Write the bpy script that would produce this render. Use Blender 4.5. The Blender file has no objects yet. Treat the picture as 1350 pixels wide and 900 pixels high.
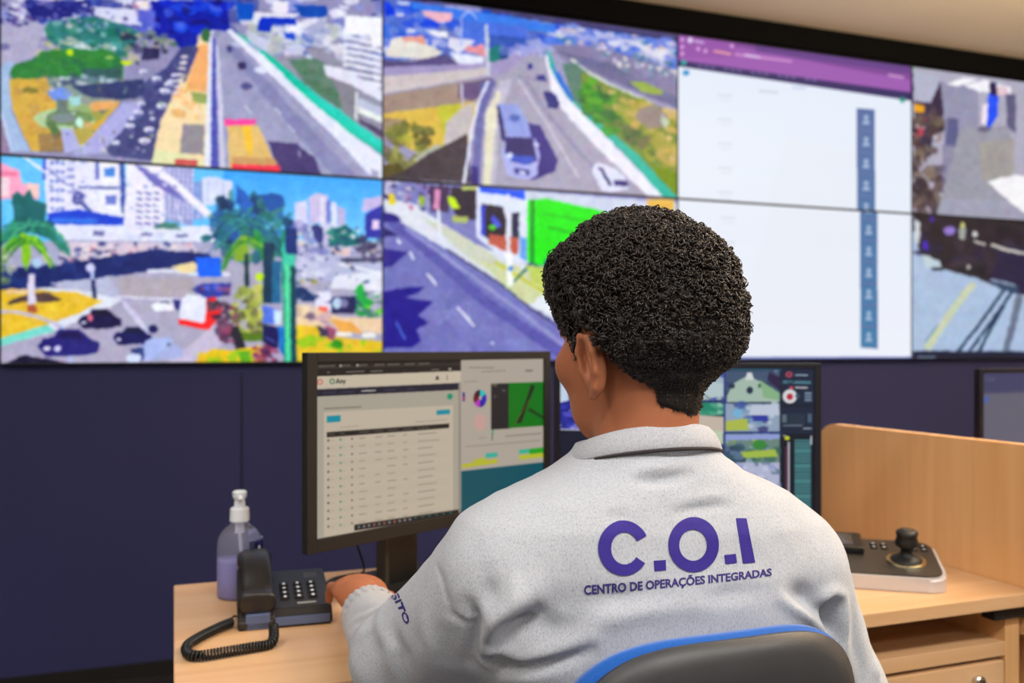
import bpy, bmesh, math, random
import numpy as np
from mathutils import Vector, Matrix, Euler, noise
from mathutils.bvhtree import BVHTree

# ------------------------------------------------------------------ camera, light, exposure
scn = bpy.context.scene
col = scn.collection
FPX, HOR = 1196.0, 456.5                     # focal length and horizon row for a 1350x900 frame
CAM = Vector((0.001, -1.826, 1.2))
YAW = math.atan2(.3487, .937)
cd = bpy.data.cameras.new('camera'); cam = bpy.data.objects.new('camera', cd); col.objects.link(cam)
cam.location = CAM; cam.rotation_euler = (math.pi/2, 0, -YAW)
cd.sensor_width = 36; cd.lens = FPX/1350*36; cd.shift_y = (HOR-450)/1350
cd.clip_start = .05; cd.dof.use_dof = True; cd.dof.focus_distance = 1.0; cd.dof.aperture_fstop = 4.5
scn.camera = cam
vs = scn.view_settings
vs.view_transform = 'Standard'; vs.look = 'None'; vs.exposure = 0.0; vs.gamma = 1.0; vs.use_curve_mapping = False
w = bpy.data.worlds.new('world'); scn.world = w; w.use_nodes = True
w.node_tree.nodes['Background'].inputs[0].default_value = (.8, .85, 1, 1)
w.node_tree.nodes['Background'].inputs[1].default_value = .25

def area(name, loc, rot, sx, sy, power, color=(1, 1, 1)):
    l = bpy.data.lights.new(name, 'AREA'); l.shape = 'RECTANGLE'; l.size = sx; l.size_y = sy
    l.energy = power; l.color = color
    o = bpy.data.objects.new(name, l); col.objects.link(o); o.location = loc; o.rotation_euler = rot
    return o
# ceiling luminaires of the room: rows above and behind the operator
LIGHT_SPOTS = [(-.9, -2.3, 30), (.7, -2.3, 34), (2.3, -2.3, 30), (-.9, -.55, 17), (2.4, -.5, 24), (.7, -3.6, 30)]
for lx, ly, lp in LIGHT_SPOTS:
    area('ceiling_lamp', (lx, ly, 2.68), (0, 0, 0), 1.15, .35, lp, (1, .965, .92))
area('ceiling_fill', (3.3, -.6, 2.2), (math.pi, 0, 0), 2.4, 1.4, 175, (1, .86, .66))     # added fill light facing up, out of view, brightens the ceiling

# ------------------------------------------------------------------ helpers
FW = Vector((.3487, .937, 0)); RT = Vector((.937, -.3487, 0))
def ray(x, y): return FW + RT*((x-675)/FPX) + Vector((0, 0, (HOR-y)/FPX))
def onz(x, y, z): d = ray(x, y); return CAM + d*((z-CAM.z)/d.z)
def ony(x, y, Y): d = ray(x, y); return CAM + d*((Y-CAM.y)/d.y)
def onx(x, y, X): d = ray(x, y); return CAM + d*((X-CAM.x)/d.x)
def atd(x, y, D): return CAM + ray(x, y)*D

def lin(c): 
    return tuple(((v/255)/12.92 if v/255 <= .04045 else ((v/255+.055)/1.055)**2.4) for v in c)
def mat(name, rgb, rough=.5, metal=0, bump=None, vary=0, vscale=30, spec=.5, stretch=(1, 1, 1), trans=0, ior=1.45, sheen=0):
    m = bpy.data.materials.new(name); m.use_nodes = True; nt = m.node_tree; b = nt.nodes['Principled BSDF']
    c = lin(rgb); b.inputs['Base Color'].default_value = (*c, 1)
    b.inputs['Roughness'].default_value = rough; b.inputs['Metallic'].default_value = metal
    b.inputs['Specular IOR Level'].default_value = spec
    b.inputs['Transmission Weight'].default_value = trans; b.inputs['IOR'].default_value = ior
    b.inputs['Sheen Weight'].default_value = sheen
    tc = nt.nodes.new('ShaderNodeTexCoord'); mp = nt.nodes.new('ShaderNodeMapping'); mp.inputs['Scale'].default_value = stretch
    nt.links.new(tc.outputs['Object'], mp.inputs[0])
    nz = nt.nodes.new('ShaderNodeTexNoise'); nz.inputs['Scale'].default_value = vscale; nz.inputs['Detail'].default_value = 4
    nt.links.new(mp.outputs[0], nz.inputs['Vector'])
    mx = nt.nodes.new('ShaderNodeMix'); mx.data_type = 'RGBA'
    mx.inputs[6].default_value = (*[v*(1-vary) for v in c], 1); mx.inputs[7].default_value = (*[min(1, v*(1+vary)) for v in c], 1)
    nt.links.new(nz.outputs[0], mx.inputs[0]); nt.links.new(mx.outputs[2], b.inputs['Base Color'])
    if bump:
        n2 = nt.nodes.new('ShaderNodeTexNoise'); n2.inputs['Scale'].default_value = bump[0]; n2.inputs['Detail'].default_value = 3
        nt.links.new(mp.outputs[0], n2.inputs['Vector'])
        bp = nt.nodes.new('ShaderNodeBump'); bp.inputs['Distance'].default_value = bump[1]; bp.inputs['Strength'].default_value = 1
        nt.links.new(n2.outputs[0], bp.inputs['Height']); nt.links.new(bp.outputs[0], b.inputs['Normal'])
    return m

def wood(name, c1, c2, axis):
    m = bpy.data.materials.new(name); m.use_nodes = True; nt = m.node_tree; b = nt.nodes['Principled BSDF']
    b.inputs['Roughness'].default_value = .42
    tc = nt.nodes.new('ShaderNodeTexCoord'); mp = nt.nodes.new('ShaderNodeMapping')
    s = [26, 26, 26]; s[axis] = 1.3; mp.inputs['Scale'].default_value = s
    nt.links.new(tc.outputs['Object'], mp.inputs[0])
    n1 = nt.nodes.new('ShaderNodeTexNoise'); n1.inputs['Scale'].default_value = 1.0; n1.inputs['Detail'].default_value = 5; n1.inputs['Distortion'].default_value = .6
    nt.links.new(mp.outputs[0], n1.inputs['Vector'])
    mp2 = nt.nodes.new('ShaderNodeMapping'); s2 = [5, 5, 5]; s2[axis] = .25; mp2.inputs['Scale'].default_value = s2
    nt.links.new(tc.outputs['Object'], mp2.inputs[0])
    n2 = nt.nodes.new('ShaderNodeTexNoise'); n2.inputs['Scale'].default_value = 1; n2.inputs['Detail'].default_value = 2
    nt.links.new(mp2.outputs[0], n2.inputs['Vector'])
    ad = nt.nodes.new('ShaderNodeMath'); ad.operation = 'ADD'
    nt.links.new(n1.outputs[0], ad.inputs[0]); nt.links.new(n2.outputs[0], ad.inputs[1])
    mr = nt.nodes.new('ShaderNodeMapRange'); mr.inputs[1].default_value = .75; mr.inputs[2].default_value = 1.25
    nt.links.new(ad.outputs[0], mr.inputs[0])
    mx = nt.nodes.new('ShaderNodeMix'); mx.data_type = 'RGBA'
    mx.inputs[6].default_value = (*lin(c1), 1); mx.inputs[7].default_value = (*lin(c2), 1)
    nt.links.new(mr.outputs[0], mx.inputs[0]); nt.links.new(mx.outputs[2], b.inputs['Base Color'])
    return m

def tag(o, label=None, cat=None, group=None, kind=None):
    if label: o['label'] = label
    if cat: o['category'] = cat
    if group: o['group'] = group
    if kind: o['kind'] = kind
    return o
def thing(name, label, cat, loc=(0, 0, 0), rz=0, group=None):
    o = bpy.data.objects.new(name, None); col.objects.link(o); o.location = loc; o.rotation_euler = (0, 0, rz)
    o.empty_display_size = .05
    return tag(o, label, cat, group)
def obj(name, bm, m, parent=None, smooth=False, world=False):
    me = bpy.data.meshes.new(name)
    if isinstance(bm, bmesh.types.BMesh): bm.to_mesh(me); bm.free()
    else: me.from_pydata(*bm)
    ms = m if isinstance(m, (list, tuple)) else [m]
    for x in ms: me.materials.append(x)
    if smooth: me.polygons.foreach_set('use_smooth', [True]*len(me.polygons))
    o = bpy.data.objects.new(name, me); col.objects.link(o)
    if parent:
        o.parent = parent
        if world:                       # geometry was given in world coordinates
            M = chain(parent); me.transform(M.inverted())
    return o
def chain(o):
    M = Matrix.LocRotScale(o.location, o.rotation_euler, o.scale)
    return chain(o.parent) @ M if o.parent else M
def box(bm, x0, x1, y0, y1, z0, z1, bev=0, seg=2, M=None):
    b = bmesh.new(); bmesh.ops.create_cube(b, size=1)
    for v in b.verts: v.co = Vector(((x0+x1)/2+v.co.x*(x1-x0), (y0+y1)/2+v.co.y*(y1-y0), (z0+z1)/2+v.co.z*(z1-z0)))
    if bev: bmesh.ops.bevel(b, geom=b.edges[:], offset=bev, segments=seg, affect='EDGES', profile=.6)
    if M is not None: bmesh.ops.transform(b, matrix=M, verts=b.verts)
    merge(bm, b); return bm
def merge(bm, b):
    me = bpy.data.meshes.new('t'); b.to_mesh(me); b.free(); bm.from_mesh(me); bpy.data.meshes.remove(me)
def B(*a, **k): return box(bmesh.new(), *a, **k)
def cyl(bm, c, r1, r2, h, seg=32, M=None, bev=0):
    b = bmesh.new(); bmesh.ops.create_cone(b, cap_ends=True, segments=seg, radius1=r1, radius2=r2, depth=h)
    if bev:
        es = [e for e in b.edges if len(e.link_faces) == 2 and any(len(f.verts) > 4 for f in e.link_faces)]
        bmesh.ops.bevel(b, geom=es, offset=bev, segments=3, affect='EDGES')
    bmesh.ops.translate(b, verts=b.verts, vec=(c[0], c[1], c[2]+h/2))
    if M is not None: bmesh.ops.transform(b, matrix=M, verts=b.verts)
    merge(bm, b); return bm
def tube(bm, pts, r, seg=8, closed=False):
    pts = [Vector(p) for p in pts]; n = len(pts); rs = r if hasattr(r, '__len__') else [r]*n
    rings = []; up = Vector((0, 0, 1)); nrm = None
    for i in range(n):
        t = (pts[(i+1) % n if closed else min(i+1, n-1)]-pts[i-1 if (closed or i) else 0])
        if t.length < 1e-9: t = Vector((0, 0, 1))
        t.normalize()
        if nrm is None: nrm = t.orthogonal().normalized()
        nrm = (nrm - t*nrm.dot(t)); nrm = nrm.normalized() if nrm.length > 1e-6 else t.orthogonal().normalized()
        bi = t.cross(nrm)
        rings.append([bm.verts.new(pts[i]+(nrm*math.cos(a)+bi*math.sin(a))*rs[i]) for a in [2*math.pi*k/seg for k in range(seg)]])
    for i in range(n if closed else n-1):
        A, C_ = rings[i], rings[(i+1) % n]
        for k in range(seg): bm.faces.new((A[k], A[(k+1) % seg], C_[(k+1) % seg], C_[k]))
    if not closed: bm.faces.new(rings[0][::-1]); bm.faces.new(rings[-1])
    return bm
def lathe(prof, seg=40, cap=True):
    bm = bmesh.new(); rings = []
    for r, z in prof: rings.append([bm.verts.new((r*math.cos(2*math.pi*k/seg), r*math.sin(2*math.pi*k/seg), z)) for k in range(seg)])
    for A, C_ in zip(rings, rings[1:]):
        for k in range(seg): bm.faces.new((A[k], A[(k+1) % seg], C_[(k+1) % seg], C_[k]))
    if cap: bm.faces.new(rings[0][::-1]); bm.faces.new(rings[-1])
    return bm
def prism(poly, h, z0=0, bev=0):
    bm = bmesh.new(); f = bm.faces.new([bm.verts.new((x, y, z0)) for x, y in poly])
    r = bmesh.ops.extrude_face_region(bm, geom=[f]); bmesh.ops.translate(bm, verts=[v for v in r['geom'] if isinstance(v, bmesh.types.BMVert)], vec=(0, 0, h))
    bmesh.ops.recalc_face_normals(bm, faces=bm.faces)
    if bev:
        es = [e for e in bm.edges if len(e.link_faces) == 2 and e.calc_face_angle(0) > .6]
        bmesh.ops.bevel(bm, geom=es, offset=bev, segments=2, affect='EDGES')
    return bm
def rrect(x0, x1, y0, y1, r, n=6):
    out = []
    for cx, cy, a in ((x1-r, y1-r, 0), (x0+r, y1-r, 90), (x0+r, y0+r, 180), (x1-r, y0+r, 270)):
        for i in range(n+1):
            t = math.radians(a+90*i/n); out.append((cx+r*math.cos(t), cy+r*math.sin(t)))
    return out
def catmull(pts, k=8):
    pts = [Vector(p) for p in pts]; P = [pts[0]]+pts+[pts[-1]]; out = []
    for i in range(1, len(P)-2):
        for j in range(k):
            t = j/k; a, b, c, d = P[i-1], P[i], P[i+1], P[i+2]
            out.append(.5*((2*b)+(c-a)*t+(2*a-5*b+4*c-d)*t*t+(3*b-a-3*c+d)*t**3))
    out.append(pts[-1]); return out

# ------------------------------------------------------------------ picture painter for the lit screens
class Canvas:
    def __init__(s, x0, y0, x1, y1, k=2, base=(0, 0, 0)):
        s.x0, s.y0, s.k = x0, y0, k
        s.a = np.zeros((int((y1-y0)*k), int((x1-x0)*k), 3), np.float32); s.a[:] = base
    def p(s, c, *xy, al=1.0):
        P = np.array(xy, float).reshape(-1, 2); P = (P-[s.x0, s.y0])*s.k
        H, W = s.a.shape[:2]
        xa, ya = np.floor(P.min(0)).astype(int); xb, yb = np.ceil(P.max(0)).astype(int)+1
        xa, ya, xb, yb = max(xa, 0), max(ya, 0), min(xb, W), min(yb, H)
        if xa >= xb or ya >= yb: return
        gy, gx = np.mgrid[ya:yb, xa:xb]+.5; ins = np.zeros(gx.shape, bool)
        for (x1, y1), (x2, y2) in zip(P, np.roll(P, -1, 0)):
            if y1 == y2: continue
            ins ^= ((y1 > gy) != (y2 > gy)) & (gx < (x2-x1)*(gy-y1)/(y2-y1)+x1)
        r = s.a[ya:yb, xa:xb]; r[ins] = r[ins]*(1-al)+np.array(c, np.float32)*al
    def e(s, c, cx, cy, rx, ry, al=1.0, n=20):
        s.p(c, *[v for i in range(n) for v in (cx+rx*math.cos(2*math.pi*i/n), cy+ry*math.sin(2*math.pi*i/n))], al=al)
    def l(s, c, w_, *xy, al=1.0):
        P = [Vector((xy[i], xy[i+1])) for i in range(0, len(xy), 2)]
        for a, b in zip(P, P[1:]):
            d = b-a
            if d.length < 1e-6: continue
            d.normalize(); n = Vector((-d.y, d.x))*w_/2
            s.p(c, *(a+n), *(b+n), *(b-n), *(a-n), al=al)
    def r(s, c, x0, y0, x1, y1, sl=0, al=1.0):        # rectangle whose top and bottom slope by sl
        s.p(c, x0, y0, x1, y0+(x1-x0)*sl, x1, y1+(x1-x0)*sl, x0, y1, al=al)
    def blot(s, reg, pal, n, s0, s1, seed=0, asp=1.6, al=.85, ang=.4):
        R = random.Random(seed); P = np.array(reg, float).reshape(-1, 2)
        lo, hi = P.min(0), P.max(0); k = 0; tries = 0
        while k < n and tries < n*20:
            tries += 1
            x, y = R.uniform(lo[0], hi[0]), R.uniform(lo[1], hi[1]); ins = False
            for (x1, y1), (x2, y2) in zip(P, np.roll(P, -1, 0)):
                if (y1 > y) != (y2 > y) and x < (x2-x1)*(y-y1)/(y2-y1)+x1: ins = not ins
            if not ins: continue
            k += 1; q = R.uniform(s0, s1); a = R.uniform(-ang, ang); ca, sa = math.cos(a), math.sin(a)
            hx, hy = q*R.uniform(.6, asp), q*R.uniform(.4, 1)
            pts = []
            for dx, dy in ((-hx, -hy*R.uniform(.5, 1)), (hx*R.uniform(0, .6), -hy), (hx, -hy*.3), (hx*R.uniform(.4, 1), hy), (-hx*.6, hy*R.uniform(.6, 1))):
                pts += [x+dx*ca-dy*sa, y+dx*sa+dy*ca]
            s.p(R.choice(pal), *pts, al=al*R.uniform(.7, 1))
    def blur(s, n=1):
        for _ in range(n):
            for ax in (0, 1):
                s.a = (np.roll(s.a, 1, ax)+2*s.a+np.roll(s.a, -1, ax))/4
    def video(s, warp=.75, grain=6.5, con=1.10, sat=1.08, seed=1):
        """soft organic look of a compressed camera picture"""
        H, W = s.a.shape[:2]; R = np.random.RandomState(seed); k = s.k
        def vn(cell):
            g = R.randn(int(H/cell)+3, int(W/cell)+3).astype(np.float32); y, x = np.arange(H)/cell, np.arange(W)/cell
            i, j = y.astype(int), x.astype(int); fy, fx = (y-i)[:, None], (x-j)[None]; fy, fx = fy*fy*(3-2*fy), fx*fx*(3-2*fx)
            a, b, c_, d = g[np.ix_(i, j)], g[np.ix_(i, j+1)], g[np.ix_(i+1, j)], g[np.ix_(i+1, j+1)]
            return (a*(1-fx)+b*fx)*(1-fy)+(c_*(1-fx)+d*fx)*fy
        gy, gx = np.mgrid[0:H, 0:W]
        dx, dy = vn(6*k)*warp*k*.6+vn(2.5*k)*warp*k*.45, vn(6*k)*warp*k*.6+vn(2.5*k)*warp*k*.45
        s.a = s.a[np.clip(gy+dy, 0, H-1).astype(int), np.clip(gx+dx, 0, W-1).astype(int)]
        lum = vn(3*k)*grain*.55+vn(9*k)*grain*.45+vn(1.6*k)*grain*.35; s.a = s.a+lum[..., None]
        for ch in range(3): s.a[..., ch] += vn(7*k)*grain*.35
        g = s.a.mean(-1, keepdims=True); s.a = g+(s.a-g)*sat; s.a = np.clip((s.a-150)*con+148, 0, 255); s.blur(2)
    def sample(s, X, Y):
        H, W = s.a.shape[:2]; x = np.clip((X-s.x0)*s.k-.5, 0, W-1.01); y = np.clip((Y-s.y0)*s.k-.5, 0, H-1.01)
        i, j = y.astype(int), x.astype(int); fy, fx = (y-i)[..., None], (x-j)[..., None]
        A = s.a
        return (A[i, j]*(1-fx)+A[i, j+1]*fx)*(1-fy)+(A[i+1, j]*(1-fx)+A[i+1, j+1]*fx)*fy
def homog(quad):                              # unit square (u right, v down) -> picture quad TL TR BR BL
    A = []; b = []
    for (u, v), (x, y) in zip(((0, 0), (1, 0), (1, 1), (0, 1)), quad):
        A.append([u, v, 1, 0, 0, 0, -u*x, -v*x]); b.append(x); A.append([0, 0, 0, u, v, 1, -u*y, -v*y]); b.append(y)
    h = np.linalg.solve(np.array(A, float), np.array(b, float)); return np.append(h, 1).reshape(3, 3)
def screen_mat(name, strength, rough=.35):
    m = bpy.data.materials.new(name); m.use_nodes = True; nt = m.node_tree; b = nt.nodes['Principled BSDF']
    b.inputs['Base Color'].default_value = (.004, .004, .006, 1); b.inputs['Roughness'].default_value = rough
    b.inputs['Specular IOR Level'].default_value = .25
    at = nt.nodes.new('ShaderNodeAttribute'); at.attribute_name = 'pixels'
    nt.links.new(at.outputs['Color'], b.inputs['Emission Color']); b.inputs['Emission Strength'].default_value = strength
    return m
def screen(name, canvas, quad, nx, ny, w_, h_, m, parent, y=0.0, boost=1.0):
    """display surface: local x 0..w_, z 0..h_, facing -y; its lit pixels are a colour per point"""
    U, V = np.meshgrid(np.linspace(0, 1, nx), np.linspace(0, 1, ny)); Hm = homog(quad)
    q = np.stack([U, V, np.ones_like(U)], -1) @ Hm.T; X, Y = q[..., 0]/q[..., 2], q[..., 1]/q[..., 2]
    c = canvas.sample(X, Y)/255; c = np.clip(c, 0, 1)
    c = np.where(c <= .04045, c/12.92, ((c+.055)/1.055)**2.4)*boost
    co = np.stack([U*w_, np.full_like(U, y), (1-V)*h_], -1).reshape(-1, 3)
    I = np.arange(nx*ny).reshape(ny, nx)
    F = np.stack([I[1:, :-1], I[1:, 1:], I[:-1, 1:], I[:-1, :-1]], -1).reshape(-1, 4)
    me = bpy.data.meshes.new(name); me.vertices.add(len(co)); me.vertices.foreach_set('co', co.ravel().astype(np.float32))
    me.loops.add(F.size); me.loops.foreach_set('vertex_index', F.ravel().astype(np.int32))
    me.polygons.add(len(F)); me.polygons.foreach_set('loop_start', np.arange(0, F.size, 4, dtype=np.int32))
    me.update(calc_edges=True)
    at = me.attributes.new('pixels', 'FLOAT_COLOR', 'POINT')
    at.data.foreach_set('color', np.concatenate([c.reshape(-1, 3), np.ones((nx*ny, 1))], 1).ravel().astype(np.float32))
    me.materials.append(m); o = bpy.data.objects.new(name, me); col.objects.link(o); o.parent = parent
    return o
# ------------------------------------------------------------------ materials
M_WOOD = wood('light_oak_laminate', (228, 187, 143), (211, 164, 116), 0)
M_WOODV = wood('light_oak_laminate_upright', (240, 192, 136), (226, 172, 112), 2)
M_EDGE = mat('laminate_edge', (206, 160, 104), .45, vary=.06, vscale=20)
M_NAVY = mat('navy_panel', (47, 50, 94), .65, vary=.12, vscale=1.6, spec=.3)
M_BLACKG = mat('black_plastic', (22, 22, 24), .35, vary=.1)
M_BLACKM = mat('matte_black_plastic', (24, 22, 20), .6, vary=.15, bump=(900, .0002))
M_BEZ = mat('thin_black_bezel', (14, 14, 26), .4)
M_GREYD = mat('dark_monitor_shell', (60, 54, 46), .5, vary=.1)
M_CEIL = mat('warm_beige_ceiling', (222, 200, 168), .8, vary=.05, vscale=2)
M_WHITEW = mat('off_white_wall', (205, 203, 198), .8, vary=.03, vscale=3)
M_FLOOR = mat('dark_floor', (40, 38, 40), .6, vary=.2, vscale=8)
M_SILVER = mat('silver_plastic', (205, 200, 200), .3, metal=.3)
M_CHROME = mat('chrome', (210, 210, 205), .18, metal=1)
M_GAP = mat('dark_gap', (16, 13, 12), .8)

# ------------------------------------------------------------------ room shell
WY = 1.74
def struct(name, bm, m, parent=None):
    o = obj(name, bm, m, parent)
    if not parent: o['kind'] = 'structure'
    return o
RX0, RX1, RY0 = -2.6, 5.4, -4.6
struct('floor', B(RX0, RX1, RY0, WY+.2, -.1, 0), M_FLOOR)
struct('ceiling', B(RX0, RX1, RY0, WY+.2, 2.705, 2.8), M_CEIL)
struct('wall_back', B(RX0, RX1, WY, WY+.1, 0, 2.705), M_NAVY)
struct('wall_left', B(RX0-.1, RX0, RY0, WY, 0, 2.705), M_WHITEW)
struct('wall_right', B(RX1, RX1+.1, RY0, WY, 0, 2.705), M_WHITEW)
struct('wall_front', B(RX0, RX1, RY0-.1, RY0, 0, 2.705), M_WHITEW)
bm = bmesh.new()
for x in (-2.2, -.98, .24, 1.46, 2.68, 3.9): box(bm, x-.002, x+.002, WY-.003, WY, .06, 1.10)
struct('trim_1', bm, M_GAP)                                     # joints between the navy wall boards
struct('baseboard_back', B(RX0, RX1, WY-.012, WY, 0, .05, bev=.002), M_GAP)
# black header above the displays
struct('trim_2', B(RX0, RX1, WY-.05, WY, 2.602, 2.705, bev=.003), mat('black_header', (5, 4, 4), .85, spec=.15))

# ------------------------------------------------------------------ video wall pictures
SKYC = (105, 190, 245)
c00 = Canvas(-60, -130, 560, 260, 2, (150, 148, 185)); c = c00
c.blot((-60, -130, 560, -130, 560, 45, -60, 45), [(215, 215, 240), (150, 155, 215), (60, 70, 150), (235, 235, 250), (35, 60, 160), (120, 130, 200)], 420, 4, 14, 1)
c.p((176, 172, 200), -60, 32, 45, 28, 62, 35, 45, 75, 8, 92, -60, 98)
c.blot((0, 0, 45, 0, 45, 32, 0, 32), [(95, 75, 140), (70, 60, 130), (190, 185, 225), (55, 50, 110)], 28, 2, 6, 3)
c.p((42, 45, 125), 33, 0, 120, 0, 118, 14, 98, 22, 45, 26, 36, 14); c.blot((35, 0, 118, 0, 118, 22, 35, 22), [(42, 45, 120), (110, 110, 180), (50, 60, 140)], 16, 3, 8, 4)
c.e((120, 118, 165), 6, 62, 7, 5)
c.p((28, 42, 160), 200, 0, 300, 0, 305, 42, 275, 38, 262, 45, 262, 60, 238, 62, 206, 48)
c.blot((205, 0, 300, 0, 300, 40, 205, 45), [(25, 55, 200), (35, 40, 140), (40, 90, 225), (90, 110, 220), (30, 30, 110)], 30, 4, 10, 5)
c.p((214, 214, 240), 124, 7, 181, 12, 184, 32, 127, 28); c.p((98, 108, 205), 184, 12, 206, 13, 206, 45, 186, 42)
c.p((235, 225, 220), 180, 0, 197, 0, 197, 11, 180, 10); c.p((240, 120, 150), 178, 4, 184, 8, 182, 10, 178, 9)
c.p((58, 125, 125), 62, 28, 128, 20, 165, 33, 186, 42, 180, 60, 165, 76, 100, 76, 62, 52)
c.blot((62, 28, 128, 20, 180, 42, 165, 76, 100, 76, 62, 52), [(30, 110, 95), (90, 165, 165), (25, 95, 100), (150, 190, 195), (60, 140, 120), (175, 185, 180)], 75, 2, 6, 6)
c.blot((160, 40, 235, 42, 235, 62, 180, 85, 160, 70), [(185, 180, 165), (60, 60, 90), (95, 130, 100), (50, 55, 80), (130, 145, 130)], 34, 3, 7, 7)
c.p((55, 50, 92), 190, 62, 212, 62, 212, 78, 188, 80)
c.blot((50, 55, 95, 50, 98, 70, 48, 74), [(215, 205, 200), (165, 195, 60), (190, 190, 170), (140, 175, 60)], 22, 2, 5, 8)
c.blot((100, 58, 155, 62, 150, 70, 105, 68), [(215, 220, 230), (30, 90, 80), (240, 240, 245)], 14, 2, 5, 9)
c.p((52, 128, 66), 11, 97, 20, 86, 40, 80, 60, 68, 95, 64, 150, 68, 164, 80, 164, 108, 120, 104, 60, 103, 18, 107)
c.blot((20, 86, 60, 70, 150, 70, 160, 90, 60, 100), [(45, 120, 62), (62, 140, 70), (60, 130, 60), (45, 110, 75)], 40, 4, 9, 10)
c.p((62, 98, 100), 105, 92, 162, 90, 163, 108, 118, 104); c.e((195, 220, 30), 93, 69, 5, 4); c.e((200, 220, 20), 168, 83, 8, 3.4); c.e((150, 190, 100), 146, 76, 6, 2.5)
c.p((165, 188, 222), -60, 96, 0, 92, 12, 80, 18, 84, 12, 100, 15, 150, 40, 204, 14, 204, 2, 160, -10, 130, -60, 128)
c.p((150, 130, 160), -60, 130, -8, 135, 3, 170, 12, 210, -60, 210); c.l((230, 230, 245), 1.5, 1, 150, 8, 175, 16, 205)
c.p((208, 172, 78), 12, 106, 62, 104, 72, 122, 150, 131, 160, 137, 135, 168, 108, 200, 42, 204, 26, 170, 15, 140)
c.blot((14, 108, 60, 108, 70, 150, 50, 200, 30, 180), [(210, 170, 85), (195, 150, 75), (215, 185, 70), (190, 155, 90)], 30, 3, 9, 11)
c.e((110, 115, 45), 41, 121, 11, 4, .8)
c.p((145, 158, 150), 62, 104, 165, 106, 185, 118, 165, 133, 95, 150, 75, 140)
c.blot((62, 100, 160, 104, 162, 128, 80, 128), [(90, 125, 140), (70, 85, 120), (200, 210, 225), (130, 160, 150), (60, 70, 110)], 55, 2, 6, 12, asp=2.4)
c.p((120, 150, 225), 62, 122, 82, 116, 96, 124, 90, 134, 70, 134); c.p((58, 68, 112), 95, 115, 190, 105, 200, 128, 165, 133, 118, 130)
c.p((228, 172, 110), 118, 136, 158, 134, 150, 146, 122, 150); c.p((150, 175, 120), 90, 136, 118, 140, 125, 150, 92, 150); c.p((165, 215, 215), 92, 130, 108, 128, 108, 140, 95, 142)
c.e((178, 205, 160), 86, 160, 41, 15); c.e((110, 138, 95), 92, 158, 32, 11); c.e((128, 142, 148), 84, 158, 17, 6); c.p((110, 125, 120), 76, 132, 90, 134, 92, 152, 76, 150)
c.e((200, 240, 225), 106, 163, 5, 6); c.p((90, 120, 80), 60, 164, 72, 162, 84, 182, 74, 188); c.p((205, 170, 110), 112, 160, 122, 165, 118, 174, 110, 172)
c.p((135, 110, 85), 50, 180, 82, 178, 86, 205, 54, 205, al=.7)
c.p((178, 182, 226), 81, 172, 97, 173, 108, 200, 86, 206); c.p((178, 165, 85), 98, 172, 128, 172, 108, 200); c.p((120, 150, 90), 100, 152, 150, 145, 135, 160, 112, 164, al=.5)
c.p((176, 176, 224), 165, 137, 193, 137, 178, 165, 145, 205, 95, 208, 108, 198, 138, 166); c.l((225, 215, 215), 2, 135, 198, 148, 206, 160, 212)
c.p((78, 82, 132), 193, 137, 190, 112, 205, 100, 222, 88, 240, 62, 265, 58, 262, 75, 250, 100, 236, 122, 218, 152, 202, 215, 150, 210, 140, 200, 160, 178)
c.blot((195, 110, 240, 70, 240, 110, 205, 205, 150, 205), [(110, 115, 165), (62, 66, 118), (90, 95, 150), (70, 70, 125)], 46, 3, 8, 13)
R_ = random.Random(5)
for x, y, s in ((208, 104, 6), (224, 112, 6), (219, 121, 7), (228, 108, 5), (215, 141, 7), (184, 150, 6), (173, 168, 6.5), (198, 173, 6.5), (192, 188, 8), (154, 191, 5), (188, 138, 5), (232, 100, 5), (176, 158, 4), (203, 158, 4), (190, 95, 5)):
    c.e((228, 228, 248), x, y, s, s*.55); c.e((130, 135, 185), x+1, y+1.5, s*.5, s*.22)
c.p((240, 218, 178), 268, 40, 278, 60, 276, 225, 200, 225, 212, 165, 232, 122, 250, 90)
c.blot((245, 90, 275, 90, 275, 160, 225, 150), [(240, 190, 130), (245, 215, 165), (225, 175, 110), (235, 225, 190)], 30, 3, 8, 14)
c.p((238, 178, 122), 264, 58, 277, 58, 275, 122, 246, 118); c.p((150, 165, 100), 252, 122, 274, 124, 274, 138, 258, 136)
c.p((150, 145, 152), 243, 165, 271, 166, 270, 206, 238, 204); c.p((225, 225, 180), 205, 200, 240, 204, 268, 212, 270, 225, 200, 225); c.r((200, 90, 90), 232, 212, 262, 220, .04)
c.e((60, 110, 70), 273, 46, 6, 9); c.l((80, 70, 130), 3, 244, 110, 255, 80, 262, 62)
for y in range(75, 125, 8): c.e((220, 210, 220), 245-(y-75)*.25, y, 5, 2)
c.blot((0, 0, 200, 0, 200, 40, 0, 35), [(235, 235, 248), (60, 55, 120), (150, 150, 200), (90, 90, 160)], 60, 1.2, 4, 18)
c.blot((60, 100, 230, 100, 200, 205, 60, 205), [(150, 170, 160), (90, 100, 140), (205, 210, 225), (120, 110, 90)], 60, 1, 3.4, 19)
c.blot((340, 20, 501, 30, 501, 110, 400, 95), [(245, 245, 252), (100, 105, 160), (150, 155, 200), (200, 205, 225)], 80, 1.2, 4.5, 20, asp=2.6, ang=.5)
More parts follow.
